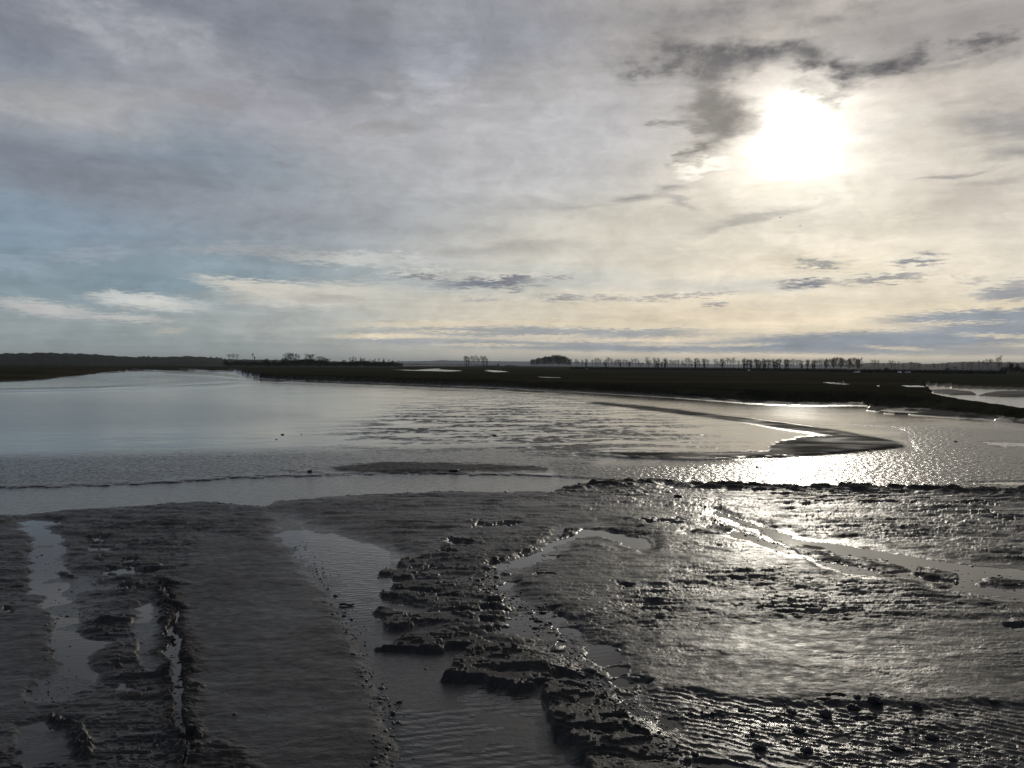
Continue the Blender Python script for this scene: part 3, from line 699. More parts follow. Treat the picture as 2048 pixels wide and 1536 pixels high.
p.inputs['IOR'].default_value = 1.333

# marsh turf
m_turf, N, p, pos = newmat("marsh_turf")
t_a = N.noise(pos, 0.05, 6.0, 0.6); t_b = N.noise(N.mapping(pos, scale=(1, 0.5, 1), typ='POINT'), 1.2, 6.0, 0.65)
t_d = N.noise(N.mapping(pos, scale=(.01, .05, 1), typ='POINT'), 1.0, 5.0, .6)
c = N.mix(N.mrange(t_a, .35, .65), (0.034, 0.036, 0.019), (0.056, 0.045, 0.027))
c = N.mix(N.mrange(t_b, .45, .7, 0, .6), c, (0.058, 0.058, 0.030))
c = N.mix(N.mrange(t_d, .48, .62, 0, .7), c, (0.085, 0.070, 0.040))
N.put(p.inputs['Base Color'], c); p.inputs['Roughness'].default_value = 0.95
p.inputs['Specular IOR Level'].default_value = 0.0
N.put(p.inputs['Normal'], bump(N, p, N.math('ADD', t_b, N.noise(pos, 6.0, 4.0, .6)), 0.12))

turf = (t > 1.4 + 0.8 * fbm(X / 9, Y / 9, 91, 2)) & (bank > .5) & (D < 2e5)
turf = (turf | (plat > 0.25)) & (mp <= 0.5) & (chan < 0.5)
mppool = (mp > 0.5)
mud = ~turf & ~mppool
ledge = np.zeros(X.shape, np.float32)
for pts, h in FING: ledge = np.maximum(ledge, poly(pts, 4.0))
dry = np.zeros(X.shape, np.float32)
dry = np.maximum(dry, (0.84 * sst(.2, .75, tip) * (0.95 + .25 * fbm(X / 4, Y / 2.5, 95, 4)) + 0.14 * bandL + 0.22 * bandR + 0.10 * lilac + 0.55 * drift * str_w) * flat)
dry = np.maximum(dry, 0.58 * poly([(655, 938), (760, 926), (900, 928), (1100, 934), (1090, 945), (900, 949), (700, 947)], 4, QX, QY) * flat)
dry = np.maximum(dry, F * np.maximum.reduce([0.30 * ledge, 0.18 * body, 0.4 * flank, 0.6 * sst(1080, 1170, QX) * np.exp(-((QY - yA - 3) / 5) ** 2)]))
dry = np.maximum(dry, F * 0.42 * sst(.25, .6, fbm(X / 2.3, Y / 1.2, 85, 4)) * sst(0.03, 0.06, z))
runs = np.maximum.reduce([stroke(wide(r_, 2.6), .8) for r_ in (RUN1, RUN2, RUN3, RUN4)])
dry = np.maximum(dry, F * 0.40 * runs * sst(0.004, 0.03, z) * (0.6 + 0.8 * sst(-.2, .3, fb2)))
dry = np.maximum(dry, F * 0.10)
dry = np.where(t > -3, np.maximum(dry, .6), dry)
dry = np.maximum(dry, .85 * poly([(1725, 826), (1742, 811), (1765, 809), (1800, 820), (2000, 828), (1990, 840), (1800, 834)], 2, SX, SY) * sst(.06, .12, z))
dry = np.clip(dry * sst(-0.005, 0.02, z), 0, 1)
dim = np.clip(np.maximum.reduce([bandL * .8, bandR, lilac * .30]) * (1 - F) * (1 - st), 0, 1)
A_ = dict(rgh=rgh, bmp=bmp, dim=dim, dry=dry)
o = grid_mesh("mudflat", mud, z, m_mud, A_); o['kind'] = 'structure'
o = grid_mesh("salt_marsh", turf, z, m_turf, {}); o['kind'] = 'structure'
o = grid_mesh("marsh_pools", mppool, z + 0.001 * fb1, m_wat, dict(wave=wave * 0 + .05, silt=wave * 0)); o['kind'] = 'structure'
o = grid_mesh("water", (z < 0.012) & mud, 0.0004 * fb1, m_wat, dict(wave=wave, silt=st), step=3); o['kind'] = 'structure'
# ------------------------------------------------------------------ helpers for things
def tag(o, label=None, cat=None, group=None, kind=None):
    if label: o['label'] = label
    if cat: o['category'] = cat
    if group: o['group'] = group
    if kind: o['kind'] = kind
    return o
def empty(name, loc=(0, 0, 0), rz=0.0):
    o = bpy.data.objects.new(name, None); o.location = loc; o.rotation_euler = (0, 0, rz); o.empty_display_size = 0.3
    col.objects.link(o); return o
def mesh_obj(name, verts, faces, mat, parent=None, smooth=False):
    me = bpy.data.meshes.new(name); me.from_pydata([tuple(map(float, v)) for v in verts], [], faces); me.update()
    if smooth: me.polygons.foreach_set("use_smooth", [True] * len(me.polygons))
    me.materials.append(mat)
    o = bpy.data.objects.new(name, me); col.objects.link(o)
    if parent is not None: o.parent = parent
    return o
def copy_thing(root, loc, rz=0.0, sc_=1.0):
    r = root.copy(); col.objects.link(r); r.location = loc; r.rotation_euler = (0, 0, rz)
    r.scale = sc_ if isinstance(sc_, tuple) else (sc_, sc_, sc_)
    for ch in list(root.children):
        c = ch.copy(); col.objects.link(c); c.parent = r
        for g in list(ch.children):
            d = g.copy(); col.objects.link(d); d.parent = c
    return r

class MB:
    """collects tubes and leaf faces"""
    def __init__(s): s.v = []; s.f = []
    def tube(s, a, b, ra, rb, n=3):
        a = np.array(a, float); b = np.array(b, float); d = b - a; L = np.linalg.norm(d) + 1e-9; d /= L
        u = np.cross(d, (0.3, 0.2, 0.93)); u /= np.linalg.norm(u) + 1e-9; w = np.cross(d, u)
        k = len(s.v)
        for c, r in ((a, ra), (b, rb)):
            for i in range(n):
                t_ = 2 * math.pi * i / n; s.v.append(c + r * (math.cos(t_) * u + math.sin(t_) * w))
        for i in range(n):
            j = (i + 1) % n; s.f.append((k + i, k + j, k + n + j, k + n + i))
    def leaf(s, c, r, rng):
        k = len(s.v); n = rng.normal(size=3); n /= np.linalg.norm(n); u = np.cross(n, (0, 0, 1.01)); u /= np.linalg.norm(u) + 1e-9; w = np.cross(n, u)
        for i in range(4):
            t_ = math.pi / 2 * i + rng.uniform(-.4, .4); s.v.append(np.array(c) + r * rng.uniform(.6, 1.2) * (math.cos(t_) * u + math.sin(t_) * w))
        s.f.append((k, k + 1, k + 2, k + 3))

def simple_mat(name, c1, c2, scale, rough=0.9, spec=0.1):
    m, N, p, pos = newmat(name)
    N.put(p.inputs['Base Color'], N.mix(N.mrange(N.noise(pos, scale, 5.0, 0.6), .35, .65), c1, c2))
    p.inputs['Roughness'].default_value = rough; p.inputs['Specular IOR Level'].default_value = spec
    return m
m_bark = simple_mat("bark", (0.055, 0.047, 0.038), (0.09, 0.078, 0.062), 0.8)
m_twig = simple_mat("bare_twigs", (0.060, 0.048, 0.040), (0.085, 0.070, 0.055), 0.5)
m_ivy = simple_mat("ivy_leaves", (0.018, 0.030, 0.012), (0.035, 0.050, 0.020), 1.2)
m_ever = simple_mat("evergreen_leaves", (0.020, 0.030, 0.014), (0.040, 0.052, 0.022), 0.6)
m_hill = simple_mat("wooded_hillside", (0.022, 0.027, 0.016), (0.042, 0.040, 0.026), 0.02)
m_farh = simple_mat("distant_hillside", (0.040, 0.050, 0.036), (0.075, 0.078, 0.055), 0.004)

def bare_tree(name, h, width, start, nb, seed, up=0.8, twig=0.055, ivy=0.0, trunk_r=None):
    """bare winter tree: trunk, a crown of limbs and twigs, and ivy up the trunk where it has some"""
    rng = np.random.default_rng(seed)
    root = empty(name)
    tr = MB(); cr = MB()
    tr_r = trunk_r or 0.020 * h
    lean = rng.normal(0, 0.02, 2)
    def axis(t_): return np.array([lean[0] * h * t_ + 0.012 * h * math.sin(5 * t_ + seed), lean[1] * h * t_ + 0.012 * h * math.cos(4 * t_ + seed), h * t_])
    N_ = 8; top = 0.82
    for i in range(N_):
        a, b = i / N_ * top, (i + 1) / N_ * top
        tr.tube(axis(a), axis(b), tr_r * (1 - a) ** .8 + .03, tr_r * (1 - b) ** .8 + .03, 6)
    for i in range(nb):
        t0 = start + (0.86 - start) * (i + rng.uniform(0, .8)) / nb
        p0 = axis(min(t0, top)); ang = i * 2.4 + rng.uniform(-.4, .4)
        reach = width * 0.5 * (0.55 + 0.55 * math.sin(math.pi * min(1, (t0 - start) / (1 - start) + .25))) * rng.uniform(.75, 1.15)
        rise = reach * up * rng.uniform(1.1, 2.0) / max(.35, 1.0)
        rise = min(rise, h * 1.0 - p0[2]) if p0[2] + rise > h else rise
        p1 = p0 + np.array([math.cos(ang) * reach * .6, math.sin(ang) * reach * .6, rise * .5])
        p2 = p0 + np.array([math.cos(ang) * reach, math.sin(ang) * reach, rise])
        r0 = tr_r * .42 * (1 - t0 * .6)
        cr.tube(p0, p1, r0, r0 * .6, 4); cr.tube(p1, p2, r0 * .6, twig, 3)
        for k in range(7):
            s_ = rng.uniform(.25, 1); q = p0 + (p2 - p0) * s_ if s_ > .6 else p0 + (p1 - p0) * s_ / .6
            L = h * rng.uniform(.07, .15)
            dv_ = np.array([math.cos(ang), math.sin(ang), 0]) * rng.uniform(.1, .7) + rng.normal(0, .38, 3) + np.array([0, 0, up])
            dv_ /= np.linalg.norm(dv_); e = q + dv_ * L
            cr.tube(q, e, twig * 1.2, twig * .6, 3)
            for j in range(3):
                dd = dv_ + rng.normal(0, .5, 3); dd /= np.linalg.norm(dd)
                cr.tube(q + (e - q) * rng.uniform(.3, 1), q + (e - q) * .8 + dd * L * .6, twig * .8, twig * .45, 3)
    mesh_obj('trunk', tr.v, tr.f, m_bark, root); mesh_obj('crown', cr.v, cr.f, m_twig, root)
    if ivy > 0:
        iv = MB()
        for k in range(int(420 * ivy)):
            t_ = rng.uniform(.02, ivy); c_ = axis(t_); rr_ = tr_r * 1.3 + h * .045 * abs(math.sin(9 * t_ + seed)) + .2
            a_ = rng.uniform(0, 6.28); iv.leaf(c_ + np.array([math.cos(a_), math.sin(a_), rng.normal(0, .3)]) * rr_ * rng.uniform(.3, 1.1), .34, rng)
        for b_ in range(4):
            c0 = axis(rng.uniform(ivy * .7, .85)) + np.array([rng.normal(0, width * .16), rng.normal(0, width * .16), 0])
            for k in range(45): iv.leaf(c0 + rng.normal(0, .045 * h, 3), .30, rng)
        mesh_obj('ivy', iv.v, iv.f, m_ivy, root)
    return root
def bushy_tree(name, h, width, seed, mat=None, n=520, low=0.12, leaf=.42):
    rng = np.random.default_rng(seed)
    root = empty(name); tr = MB(); cr = MB()
    tr.tube((0, 0, 0), (0, 0, h * .5), .03 * h, .02 * h, 6)
    for k in range(5):
        a = k * 1.3; tr.tube((0, 0, h * .25), (math.cos(a) * width * .28, math.sin(a) * width * .28, h * .62), .014 * h, .006 * h, 4)
    lob = [(rng.uniform(-.30, .30) * width, rng.uniform(-.30, .30) * width, h * rng.uniform(low + .22, .80), rng.uniform(.18, .30)) for _ in range(9)]
    for k in range(n):
        x, y, zc, r = lob[k % 9]; d = rng.normal(size=3); d /= np.linalg.norm(d); rr_ = rng.uniform(.55, 1.06)
        q = np.array([x, y, zc]) + d * rr_ * r * np.array([width, width, h * .8])
        q[2] = min(max(q[2], h * low * rng.uniform(.3, 1)), h)
        cr.leaf(q, leaf * h / 10, rng)
    mesh_obj('trunk', tr.v, tr.f, m_bark, root); mesh_obj('crown', cr.v, cr.f, mat or m_ever, root)
    return root

class Stock:
    """a few grown models of a kind; the first use of each is the model itself, later uses are copies"""
    def __init__(s, models, hs): s.m = models; s.h = hs; s.used = [False] * len(models)
    def place(s, i, loc, h, rz, wide=1.0):
        i %= len(s.m); k = h / s.h[i]
        if not s.used[i]:
            s.used[i] = True; r = s.m[i]; r.location = loc; r.rotation_euler = (0, 0, rz); r.scale = (k * wide, k * wide, k); return r
        return copy_thing(s.m[i], loc, rz, (k * wide, k * wide, k))
rnd = random.Random(11)
def seg(x): return "nearest the dark grove" if x < 1260 else "left of its middle" if x < 1380 else "right of its middle" if x < 1500 else "nearest its thick right-hand clump"
poplars = Stock([bare_tree('bare_poplar', 14, w, st_, 12, 100 + i, 0.95, twig=.036, trunk_r=.22) for i, (w, st_) in enumerate(((3.6, .42), (3.0, .38), (4.2, .48), (3.2, .52), (2.6, .35)))], [14] * 5)
ivies = Stock([bare_tree('ivy_clad_tree', 14, w, .35, 12, 200 + i, 0.8, ivy=iv, twig=.04, trunk_r=.26) for i, (w, iv) in enumerate(((4.0, .55), (4.6, .7), (3.6, .5)))], [14] * 3)
denses = Stock([bare_tree('bare_tree', 15, w, .22, 34, 300 + i, 0.75, twig=.09) for i, w in enumerate((7.0, 8.0, 6.4))], [15] * 3)
spreads = Stock([bare_tree('bare_tree', 14, w, .30, 17, 400 + i, 0.6, twig=.07) for i, w in enumerate((9.0, 8.0, 10.0))], [14] * 3)
bushes = Stock([bushy_tree('evergreen_tree', 10, w, 500 + i) for i, w in enumerate((8.0, 10.0, 7.0, 11.0))], [10] * 4)

def set_tree(stock, i, px, base, top, label, cat, group, zb_=1.7, wide=1.0, dist=None):
    """stands a tree where the photo shows its foot; its height follows from its distance"""
    if dist is None:
        P_ = at(px, base, zb_)
    else:
        d_ = pdir(px, base); s_ = dist / math.hypot(d_[0], d_[1]); P_ = np.array([d_[0] * s_, d_[1] * s_, zb_ if zb_ is not None else H + d_[2] * s_])
    dist_ = math.hypot(P_[0], P_[1]); h_ = (base - top) / FPX * dist_
    r = stock.place(i, (P_[0], P_[1], P_[2] - .15), h_, rnd.uniform(0, 6.28), wide)
    tag(r, label, cat, group); return r

def row_base(x): return float(np.interp(x, [1140, 1200, 1500, 1720], [738.0, 738.6, 741.3, 744.5]))
L_ROW = "slender bare tree in the long skyline row, "
L_IVY = "ivy-clad tree in the long skyline row, "
z4 = [10, 37, 85, 130, 205, 235, 262, 293, 340, 362, 390, 430, 470, 490, 510, 532, 568, 600, 620, 640, 670, 705, 737, 765, 790, 835, 858, 875, 930, 945, 975, 1015, 1048, 1060, 1078, 1120, 1145, 1175, 1210, 1250,
      1280, 1300, 1330, 1362, 1408, 1432, 1458, 1500, 1515, 1553, 1640, 1665, 1695, 1718, 1748, 1782, 1820, 1855, 1915, 1965, 1980, 2015]
thick = {130, 532, 945, 975, 1015, 1048, 1408, 1515, 1718, 1980, 2015, 640, 362}
for k, zx in enumerate(z4):
    x = 1150 + zx / 5.85
    top = 717.3 + 1.2 * math.sin(zx * .013) + rnd.uniform(-2.5, 4.5) + (x - 1150) * .003
    if zx in (1145, 1175, 1210, 1250, 1280, 765, 790, 470, 490): top += 4
    if zx in thick: set_tree(ivies, k, x, row_base(x), top, L_IVY + seg(x), "tree", "trees of the long skyline row")
    else: set_tree(poplars, k * 3 + k // 4, x, row_base(x), top, L_ROW + seg(x), "tree", "trees of the long skyline row")
z5 = [(585, 1), (600, 1), (640, 0), (660, 1), (680, 1), (700, 1), (730, 0), (745, 1), (760, 1), (800, 1), (820, 0), (850, 0), (865, 1), (880, 1), (900, 1), (930, 1), (985, 0), (1010, 1), (1030, 1), (1062, 0), (1095, 0), (1130, 0), (1165, 0), (1190, 1), (1255, 1), (1275, 0),
      (1320, 1), (1345, 1), (1375, 0), (1400, 0), (1430, 0)]
for k, (zx, iv) in enumerate(z5):
    x = 1400 + zx / 5.85; top = 719 + rnd.uniform(-1.2, 3)
    set_tree(ivies if iv else poplars, k * 2 + 1, x, row_base(x), top, (L_IVY if iv else L_ROW) + seg(x), "tree", "trees of the long skyline row")
for k, zx in enumerate((1470, 1495, 1530, 1560, 1590, 1620, 1650, 1680, 1710, 1745, 1775, 1800, 1845, 1870)):
    x = 1400 + zx / 5.85
    set_tree(spreads if k % 3 else denses, k, x, row_base(x), 717 + rnd.uniform(0, 4) + (2 if 1700 < zx < 1800 else 0), "round-headed bare tree in the thick clump that ends the skyline row at right", "tree", "clump at the right end of the skyline row", wide=.72)
# the grove and the small stand left of it
for k in range(17):
    x = 1064 + k * 4.7 + rnd.uniform(-1, 1)
    top = float(np.interp(x, [1060, 1075, 1090, 1110, 1125, 1142], [719, 717, 714, 711.5, 712, 718])) + rnd.uniform(-.5, 1.5)
    set_tree(denses, k, x, 734.6 + .02 * (x - 1064) + (k % 3) * .35, top, "round dense dark bare tree in the grove at the left end of the skyline row", "tree", "dark grove on the skyline", wide=.9)
for k, x in enumerate((929, 933, 937, 942, 947, 951, 955, 958.5, 963, 966.5, 970, 974)):
    set_tree(ivies if k in (1, 2, 9, 11) else poplars, k, x, 733.0 + (x - 929) * .01, (713, 711, 714, 712, 712, 711, 713, 717, 712, 713, 712, 716)[k], "tall thin bare tree in the small stand left of the dark grove", "tree", "small stand on the skyline", wide=.9)
for k, x in enumerate((968, 976, 983, 989, 996, 1003, 1010, 1016, 1022, 1028, 1034, 1040)):
    set_tree(bushes, k, x, 734.4, (731, 729.6, 730, 730.5, 727, 731, 730, 728.5, 729, 728.5, 730.5, 732)[k], "low dark bush between the small stand and the dark grove", "bush", "bushes on the marsh edge", wide=1.1)
# ------------------------------------------------------------------ hills
def ridge(name, prof, dist, depth, mat, rough_px, seed, base_z=1.0, skirt=0.6, xs_=None):
    """a long hill whose crest follows the skyline; prof = (photo x, photo y of the crest)"""
    x0, x1 = prof[0][0], prof[-1][0]
    cx = np.linspace(x0, x1, int((x1 - x0) / 1.5)); cy = np.interp(cx, [p_[0] for p_ in prof], [p_[1] for p_ in prof])
    nv = 15; verts = []; 
    nn = fbm(cx / 7.0, np.full_like(cx, seed * 1.7), seed, 5, .65) * rough_px
    for j in range(nv):
        tt = -1 + 2 * j / (nv - 1)
        for i, x in enumerate(cx):
            d_ = pdir(x, hor(x)); s_ = (dist + tt * depth) / math.hypot(d_[0], d_[1])
            hgt = H + (hor(x) - cy[i] + nn[i]) / FPX * dist
            kk = math.cos(tt * math.pi / 2) ** .7 if abs(tt) < 1 else 0
            fade = min(1, (x - x0) / 12.0 + skirt, (x1 - x) / 12.0 + skirt)
            hz = base_z + (hgt - base_z) * max(0, kk) * max(0, min(1, fade)) * (1 + (.05 * math.sin(x * .21 + j * 1.9) if abs(tt) > .1 else 0))
            verts.append((d_[0] * s_, d_[1] * s_, hz))
    nx = len(cx)
    faces = [(j * nx + i, j * nx + i + 1, (j + 1) * nx + i + 1, (j + 1) * nx + i) for j in range(nv - 1) for i in range(nx - 1)]
    o = mesh_obj(name, verts, faces, mat, smooth=True); o['kind'] = 'structure'
    return o
LEFTP = [(-700, 717), (-300, 710), (0, 709.8), (60, 709), (90, 708), (130, 709.5), (185, 710.5), (230, 713.5), (270, 715.5), (330, 715), (380, 713.6), (420, 716), (450, 719), (520, 720), (640, 722), (740, 725), (800, 729)]
ridge('hills', LEFTP, 1250, 300, m_hill, .9, 3, skirt=0.0)
ridge('hills', [(720, 727), (800, 722.5), (860, 722), (884, 720.3), (905, 721.3), (1000, 722.6), (1060, 723.2), (1150, 724.5), (1240, 725.5), (1300, 726.5), (1400, 728), (1500, 729.2), (1600, 729.5), (1720, 730), (1900, 729), (2300, 728)], 12000, 900, m_farh, .35, 4, skirt=0)
ridge('hills', [(1690, 737), (1715, 729.2), (1735, 726.4), (1760, 727.4), (1800, 727.6), (1825, 726), (1850, 729), (1880, 728.4), (1905, 726), (1960, 726), (2048, 727), (2400, 728), (2700, 731)], 2900, 300, m_hill, .9, 5, skirt=0)
ridge('hills', [(780, 729.5), (830, 726.8), (870, 728.4), (920, 727.8), (960, 729.2), (1010, 730)], 4200, 200, m_hill, 1.0, 6, skirt=0)

def ground_ray(px, py, dist): 
    d_ = pdir(px, py); s_ = dist / math.hypot(d_[0], d_[1]); return d_[0] * s_, d_[1] * s_, H + d_[2] * s_
# trees on and below the left skyline
for k in range(54):
    x = 66 + k * 9.6 + rnd.uniform(-3, 3)
    yl = float(np.interp(x, [p_[0] for p_ in LEFTP], [p_[1] for p_ in LEFTP]))
    big = 1.0 + 3.0 * max(0, math.sin(x * .045 + 1)) ** 2
    set_tree(bushes, k, x, yl + 2.2, yl - big, "small dark round tree on the crest of the low hill at far left", "tree", "trees on the far left skyline", zb_=None, dist=1240, wide=1.2)
for k in range(72):
    x = 452 + k * 4.9 + rnd.uniform(-1.5, 1.5)
    top = float(np.interp(x, [452, 480, 510, 530, 545, 580, 610, 640, 660, 690, 720, 790, 800], [722, 720, 721.5, 719.5, 720, 717, 715.5, 716, 720, 717.5, 717, 719, 721])) + rnd.uniform(-1.5, 3.5) - (3.0 if k % 4 == 0 else 0)
    set_tree(bushes, k, x, 731.5 + rnd.uniform(-.3, .8), top, "bushy dark tree in the dense wood left of the gap in the skyline", "tree", "trees of the dark wood", dist=900 + 12 * (k % 4), zb_=1.7, wide=1.5)
for k, (x, top, wd) in enumerate(((573, 705, .8), (580, 703.5, .9), (587, 704, .9), (597, 706, .7), (616, 705.5, .9), (625, 705.5, .9), (638, 709, .9), (646, 710, .8), (656, 713, .9), (700, 709.5, .7), (706, 709, .7), (712, 710, .6), (722, 711, .7), (728, 711.5, .6),
                                  (740, 712, .6), (750, 712, .6), (758, 711, .7), (767, 712, .6), (778, 713.5, .7), (784, 714, .6), (797, 715.5, .7), (530, 718, .9))):
    set_tree(spreads if wd > .75 else poplars, k, x, 730, top, "bare tree rising above the dense dark wood left of the gap in the skyline", "tree", "bare trees over the dark wood", dist=915, zb_=1.7, wide=wd)
for k, (x, top) in enumerate(((458, 709), (466, 708), (474, 709.5))):
    set_tree(spreads, k, x, 722, top, "spreading bare tree in the close trio on the left skyline", "tree", "trio of bare trees on the left skyline", dist=1200, zb_=None, wide=.8)
set_tree(poplars, 2, 505, 722, 707.5, "single thin bare tree beside a short dark conifer on the left skyline", "tree", None, dist=1200, zb_=None)
set_tree(bushes, 2, 509.5, 722, 712, "short dark conifer beside a thin bare tree on the left skyline", "tree", None, dist=1200, zb_=None, wide=.45)
# right-hand side: hazy trees before the wooded slope
for k, x in enumerate((1748, 1757, 1768, 1783, 1789, 1797, 1806, 1822, 1829, 1838, 1853, 1860, 1868, 1875, 1884, 1893, 1925, 1936, 1943, 1958, 1966, 1975, 1982)):
    set_tree(poplars if k % 3 else spreads, k, x, 744 + (x - 1748) * .006, 729 + rnd.uniform(-4, 6), "faint bare tree standing before the hazy wooded slope at far right", "tree", "hazy trees at far right", dist=1900, zb_=1.7, wide=.9)
for k, (x, top, w_) in enumerate(((1772, 736, 1.0), (1778, 737, 1.0), (1875, 739, .9), (1937, 742, .8), (1983, 743, .8))):
    set_tree(bushes, k, x, 745.6, top, "dark bush on the meadow edge below the hazy wooded slope", "bush", "bushes below the wooded slope", dist=760, zb_=1.7, wide=w_)
set_tree(spreads, 1, 1997, 748, 719, "tall bare tree at the left of the dark thicket on the right edge", "tree", None, dist=700, zb_=1.7, wide=.6)
for k, (x, top) in enumerate(((2004, 737), (2012, 733), (2020, 728), (2029, 734), (2036, 731), (2044, 736), (2052, 737), (2062, 735))):
    set_tree(bushes, k, x, 748.5, top, "dark round tree in the thicket at the right edge of the skyline", "tree", "thicket at the right edge", dist=690, zb_=1.7, wide=.8)

# ------------------------------------------------------------------ hedge along the foot of the row
def hedge(name, x0, x1, basef, h_, seed, label):
    rng = np.random.default_rng(seed); mb = MB(); xs2 = np.arange(x0, x1, .45); c0 = at((x0 + x1) / 2, basef((x0 + x1) / 2), 1.7)
    root = empty(name, tuple(c0))
    for x in xs2:
        P_ = at(x, basef(x), 1.7) - c0
        top = h_ * (0.55 + 0.6 * abs(math.sin(x * .31 + seed)) * rng.uniform(.5, 1.1))
        for k in range(7): mb.leaf(P_ + np.array([rng.normal(0, .5), rng.normal(0, .7), rng.uniform(0.05, 1) * top]), .55, rng)
    mesh_obj('foliage', mb.v, mb.f, m_ever, root); tag(root, label, "hedge"); return root
hedge('hedge', 1142, 1716, lambda x: row_base(x) + .25, 1.9, 5, "long low dark hedge along the foot of the skyline tree row")
hedge('hedge', 1722, 2010, lambda x: 745.2 + (x - 1722) * .009, 2.2, 6, "low dark hedge below the hazy wooded slope at far right")
hedge('hedge', 812, 1064, lambda x: 734.0, 1.2, 7, "thin low hedge line under the gap in the skyline")

# ------------------------------------------------------------------ farmhouse at far right
m_wall = simple_mat("farm_wall", (0.16, 0.15, 0.135), (0.22, 0.20, 0.18), .6); m_slate = simple_mat("slate_roof", (0.05, 0.055, 0.06), (0.09, 0.09, 0.095), .9, .45, .5)
m_glass, N, p, pos = newmat("window_glass"); p.inputs['Base Color'].default_value = (.03, .03, .035, 1); p.inputs['Roughness'].default_value = .08
def box(a, b):
    x0, y0, z0 = a; x1, y1, z1 = b
    return [(x0, y0, z0), (x1, y0, z0), (x1, y1, z0), (x0, y1, z0), (x0, y0, z1), (x1, y0, z1), (x1, y1, z1), (x0, y1, z1)], [(0, 3, 2, 1), (4, 5, 6, 7), (0, 1, 5, 4), (1, 2, 6, 5), (2, 3, 7, 6), (3, 0, 4, 7)]
def farm(x, base, dist, L, Dp, hw, hr, label, rz):
    g = ground_ray(x, base, dist); root = empty('farmhouse', (g[0], g[1], 1.6), rz)
    v, f = box((-L / 2, -Dp / 2, 0), (L / 2, Dp / 2, hw)); k = len(v); v += [(-L / 2, 0, hr), (L / 2, 0, hr)]; f[1] = (4, 7, k); f += [(5, 6, k + 1)]
    mesh_obj('wall', v, f, m_wall, root)
    e = .4; rv = []; rf = []
    for s_ in (-1, 1):
        k = len(rv); dn = (hr - hw) / (Dp / 2) * e
        for (yy, zz_) in ((s_ * (Dp / 2 + e), hw - dn), (0, hr)):
            for xx in (-L / 2 - e, L / 2 + e):
                rv.append((xx, yy, zz_ + .03)); rv.append((xx, yy, zz_ + .22))
        rf += [(k, k + 2, k + 6, k + 4), (k + 1, k + 5, k + 7, k + 3), (k, k + 1, k + 3, k + 2), (k, k + 4, k + 5, k + 1), (k + 2, k + 3, k + 7, k + 6)]
    ro = mesh_obj('roof', rv, rf, m_slate, root)
    cv, cf = box((L * .3, -.4, hr - .6), (L * .3 + .9, .4, hr + 1.1)); mesh_obj('chimney', cv, cf, m_wall, ro)
    for i in range(4):
        wx = -L / 2 + L * (i + .5) / 4; wv_, wf = box((wx - .5, -Dp / 2 - .06, 1.0), (wx + .5, -Dp / 2 + .02, 2.3)); mesh_obj('window', wv_, wf, m_glass, root)
    dv2, df = box((-.5, -Dp / 2 - .08, 0), (.5, -Dp / 2 + .02, 2.1)); mesh_obj('door', dv2, df, m_bark, root)
    tag(root, label, "house"); return root
farm(1904, 746.5, 900, 11, 7, 2.4, 4.6, "long low farmhouse with a slate roof on the far right skyline", .35)
farm(1921, 746.8, 880, 8, 6, 1.9, 3.2, "small low barn with a slate roof right of the far farmhouse", .2)

# ------------------------------------------------------------------ parked cars glinting under the trees
m_paint, N, p, pos = newmat("pale_car_paint"); p.inputs['Base Color'].default_value = (.75, .75, .73, 1); p.inputs['Roughness'].default_value = .16; p.inputs['Metallic'].default_value = .35
m_rub = simple_mat("tyre_rubber", (.02, .02, .02), (.03, .03, .03), 3)
def make_car():
    root = empty('parked_car')
    prof = [(-2.0, .35), (-2.05, .75), (-1.9, 1.0), (-1.45, 1.42), (.35, 1.45), (1.0, 1.0), (1.9, .85), (2.05, .6), (2.0, .35)]
    v = []; f = []
    for s_, w_ in ((-1, 1), (1, 1)):
        for x, zc in prof: v.append((x, s_ * (.85 if zc < 1.1 else .66), zc))
    n = len(prof)
    for i in range(n): j = (i + 1) % n; f.append((i, j, n + j, n + i))
    f += [tuple(range(n - 1, -1, -1)), tuple(range(n, 2 * n))]
    mesh_obj('body', v, f, m_paint, root)
    for s_ in (-1, 1):
        w_ = [(-1.4, s_ * .86, 1.04), (.75, s_ * .86, 1.04), (.3, s_ * .70, 1.36), (-1.2, s_ * .70, 1.36)]
        w_ += [(a, b - s_ * .05, c) for a, b, c in w_]
        mesh_obj('window', w_, [(0, 1, 2, 3), (7, 6, 5, 4), (0, 4, 5, 1), (1, 5, 6, 2), (2, 6, 7, 3), (3, 7, 4, 0)], m_glass, root)
        for x in (-1.25, 1.25):
            mb = MB(); mb.tube((x, s_ * .70, .32), (x, s_ * .90, .32), .32, .32, 14); k = len(mb.v); mb.f.append(tuple(range(k - 14, k))); mesh_obj('wheel', mb.v, mb.f, m_rub, root)
    ws2 = [(.98, -.70, 1.03), (.98, .70, 1.03), (.42, .60, 1.40), (.42, -.60, 1.40)]; ws2 += [(a + .03, b, c + .03) for a, b, c in ws2]
    mesh_obj('windscreen', ws2, [(3, 2, 1, 0), (4, 5, 6, 7), (0, 1, 5, 4), (1, 2, 6, 5), (2, 3, 7, 6), (3, 0, 4, 7)], m_glass, root)
    return root
car = make_car()
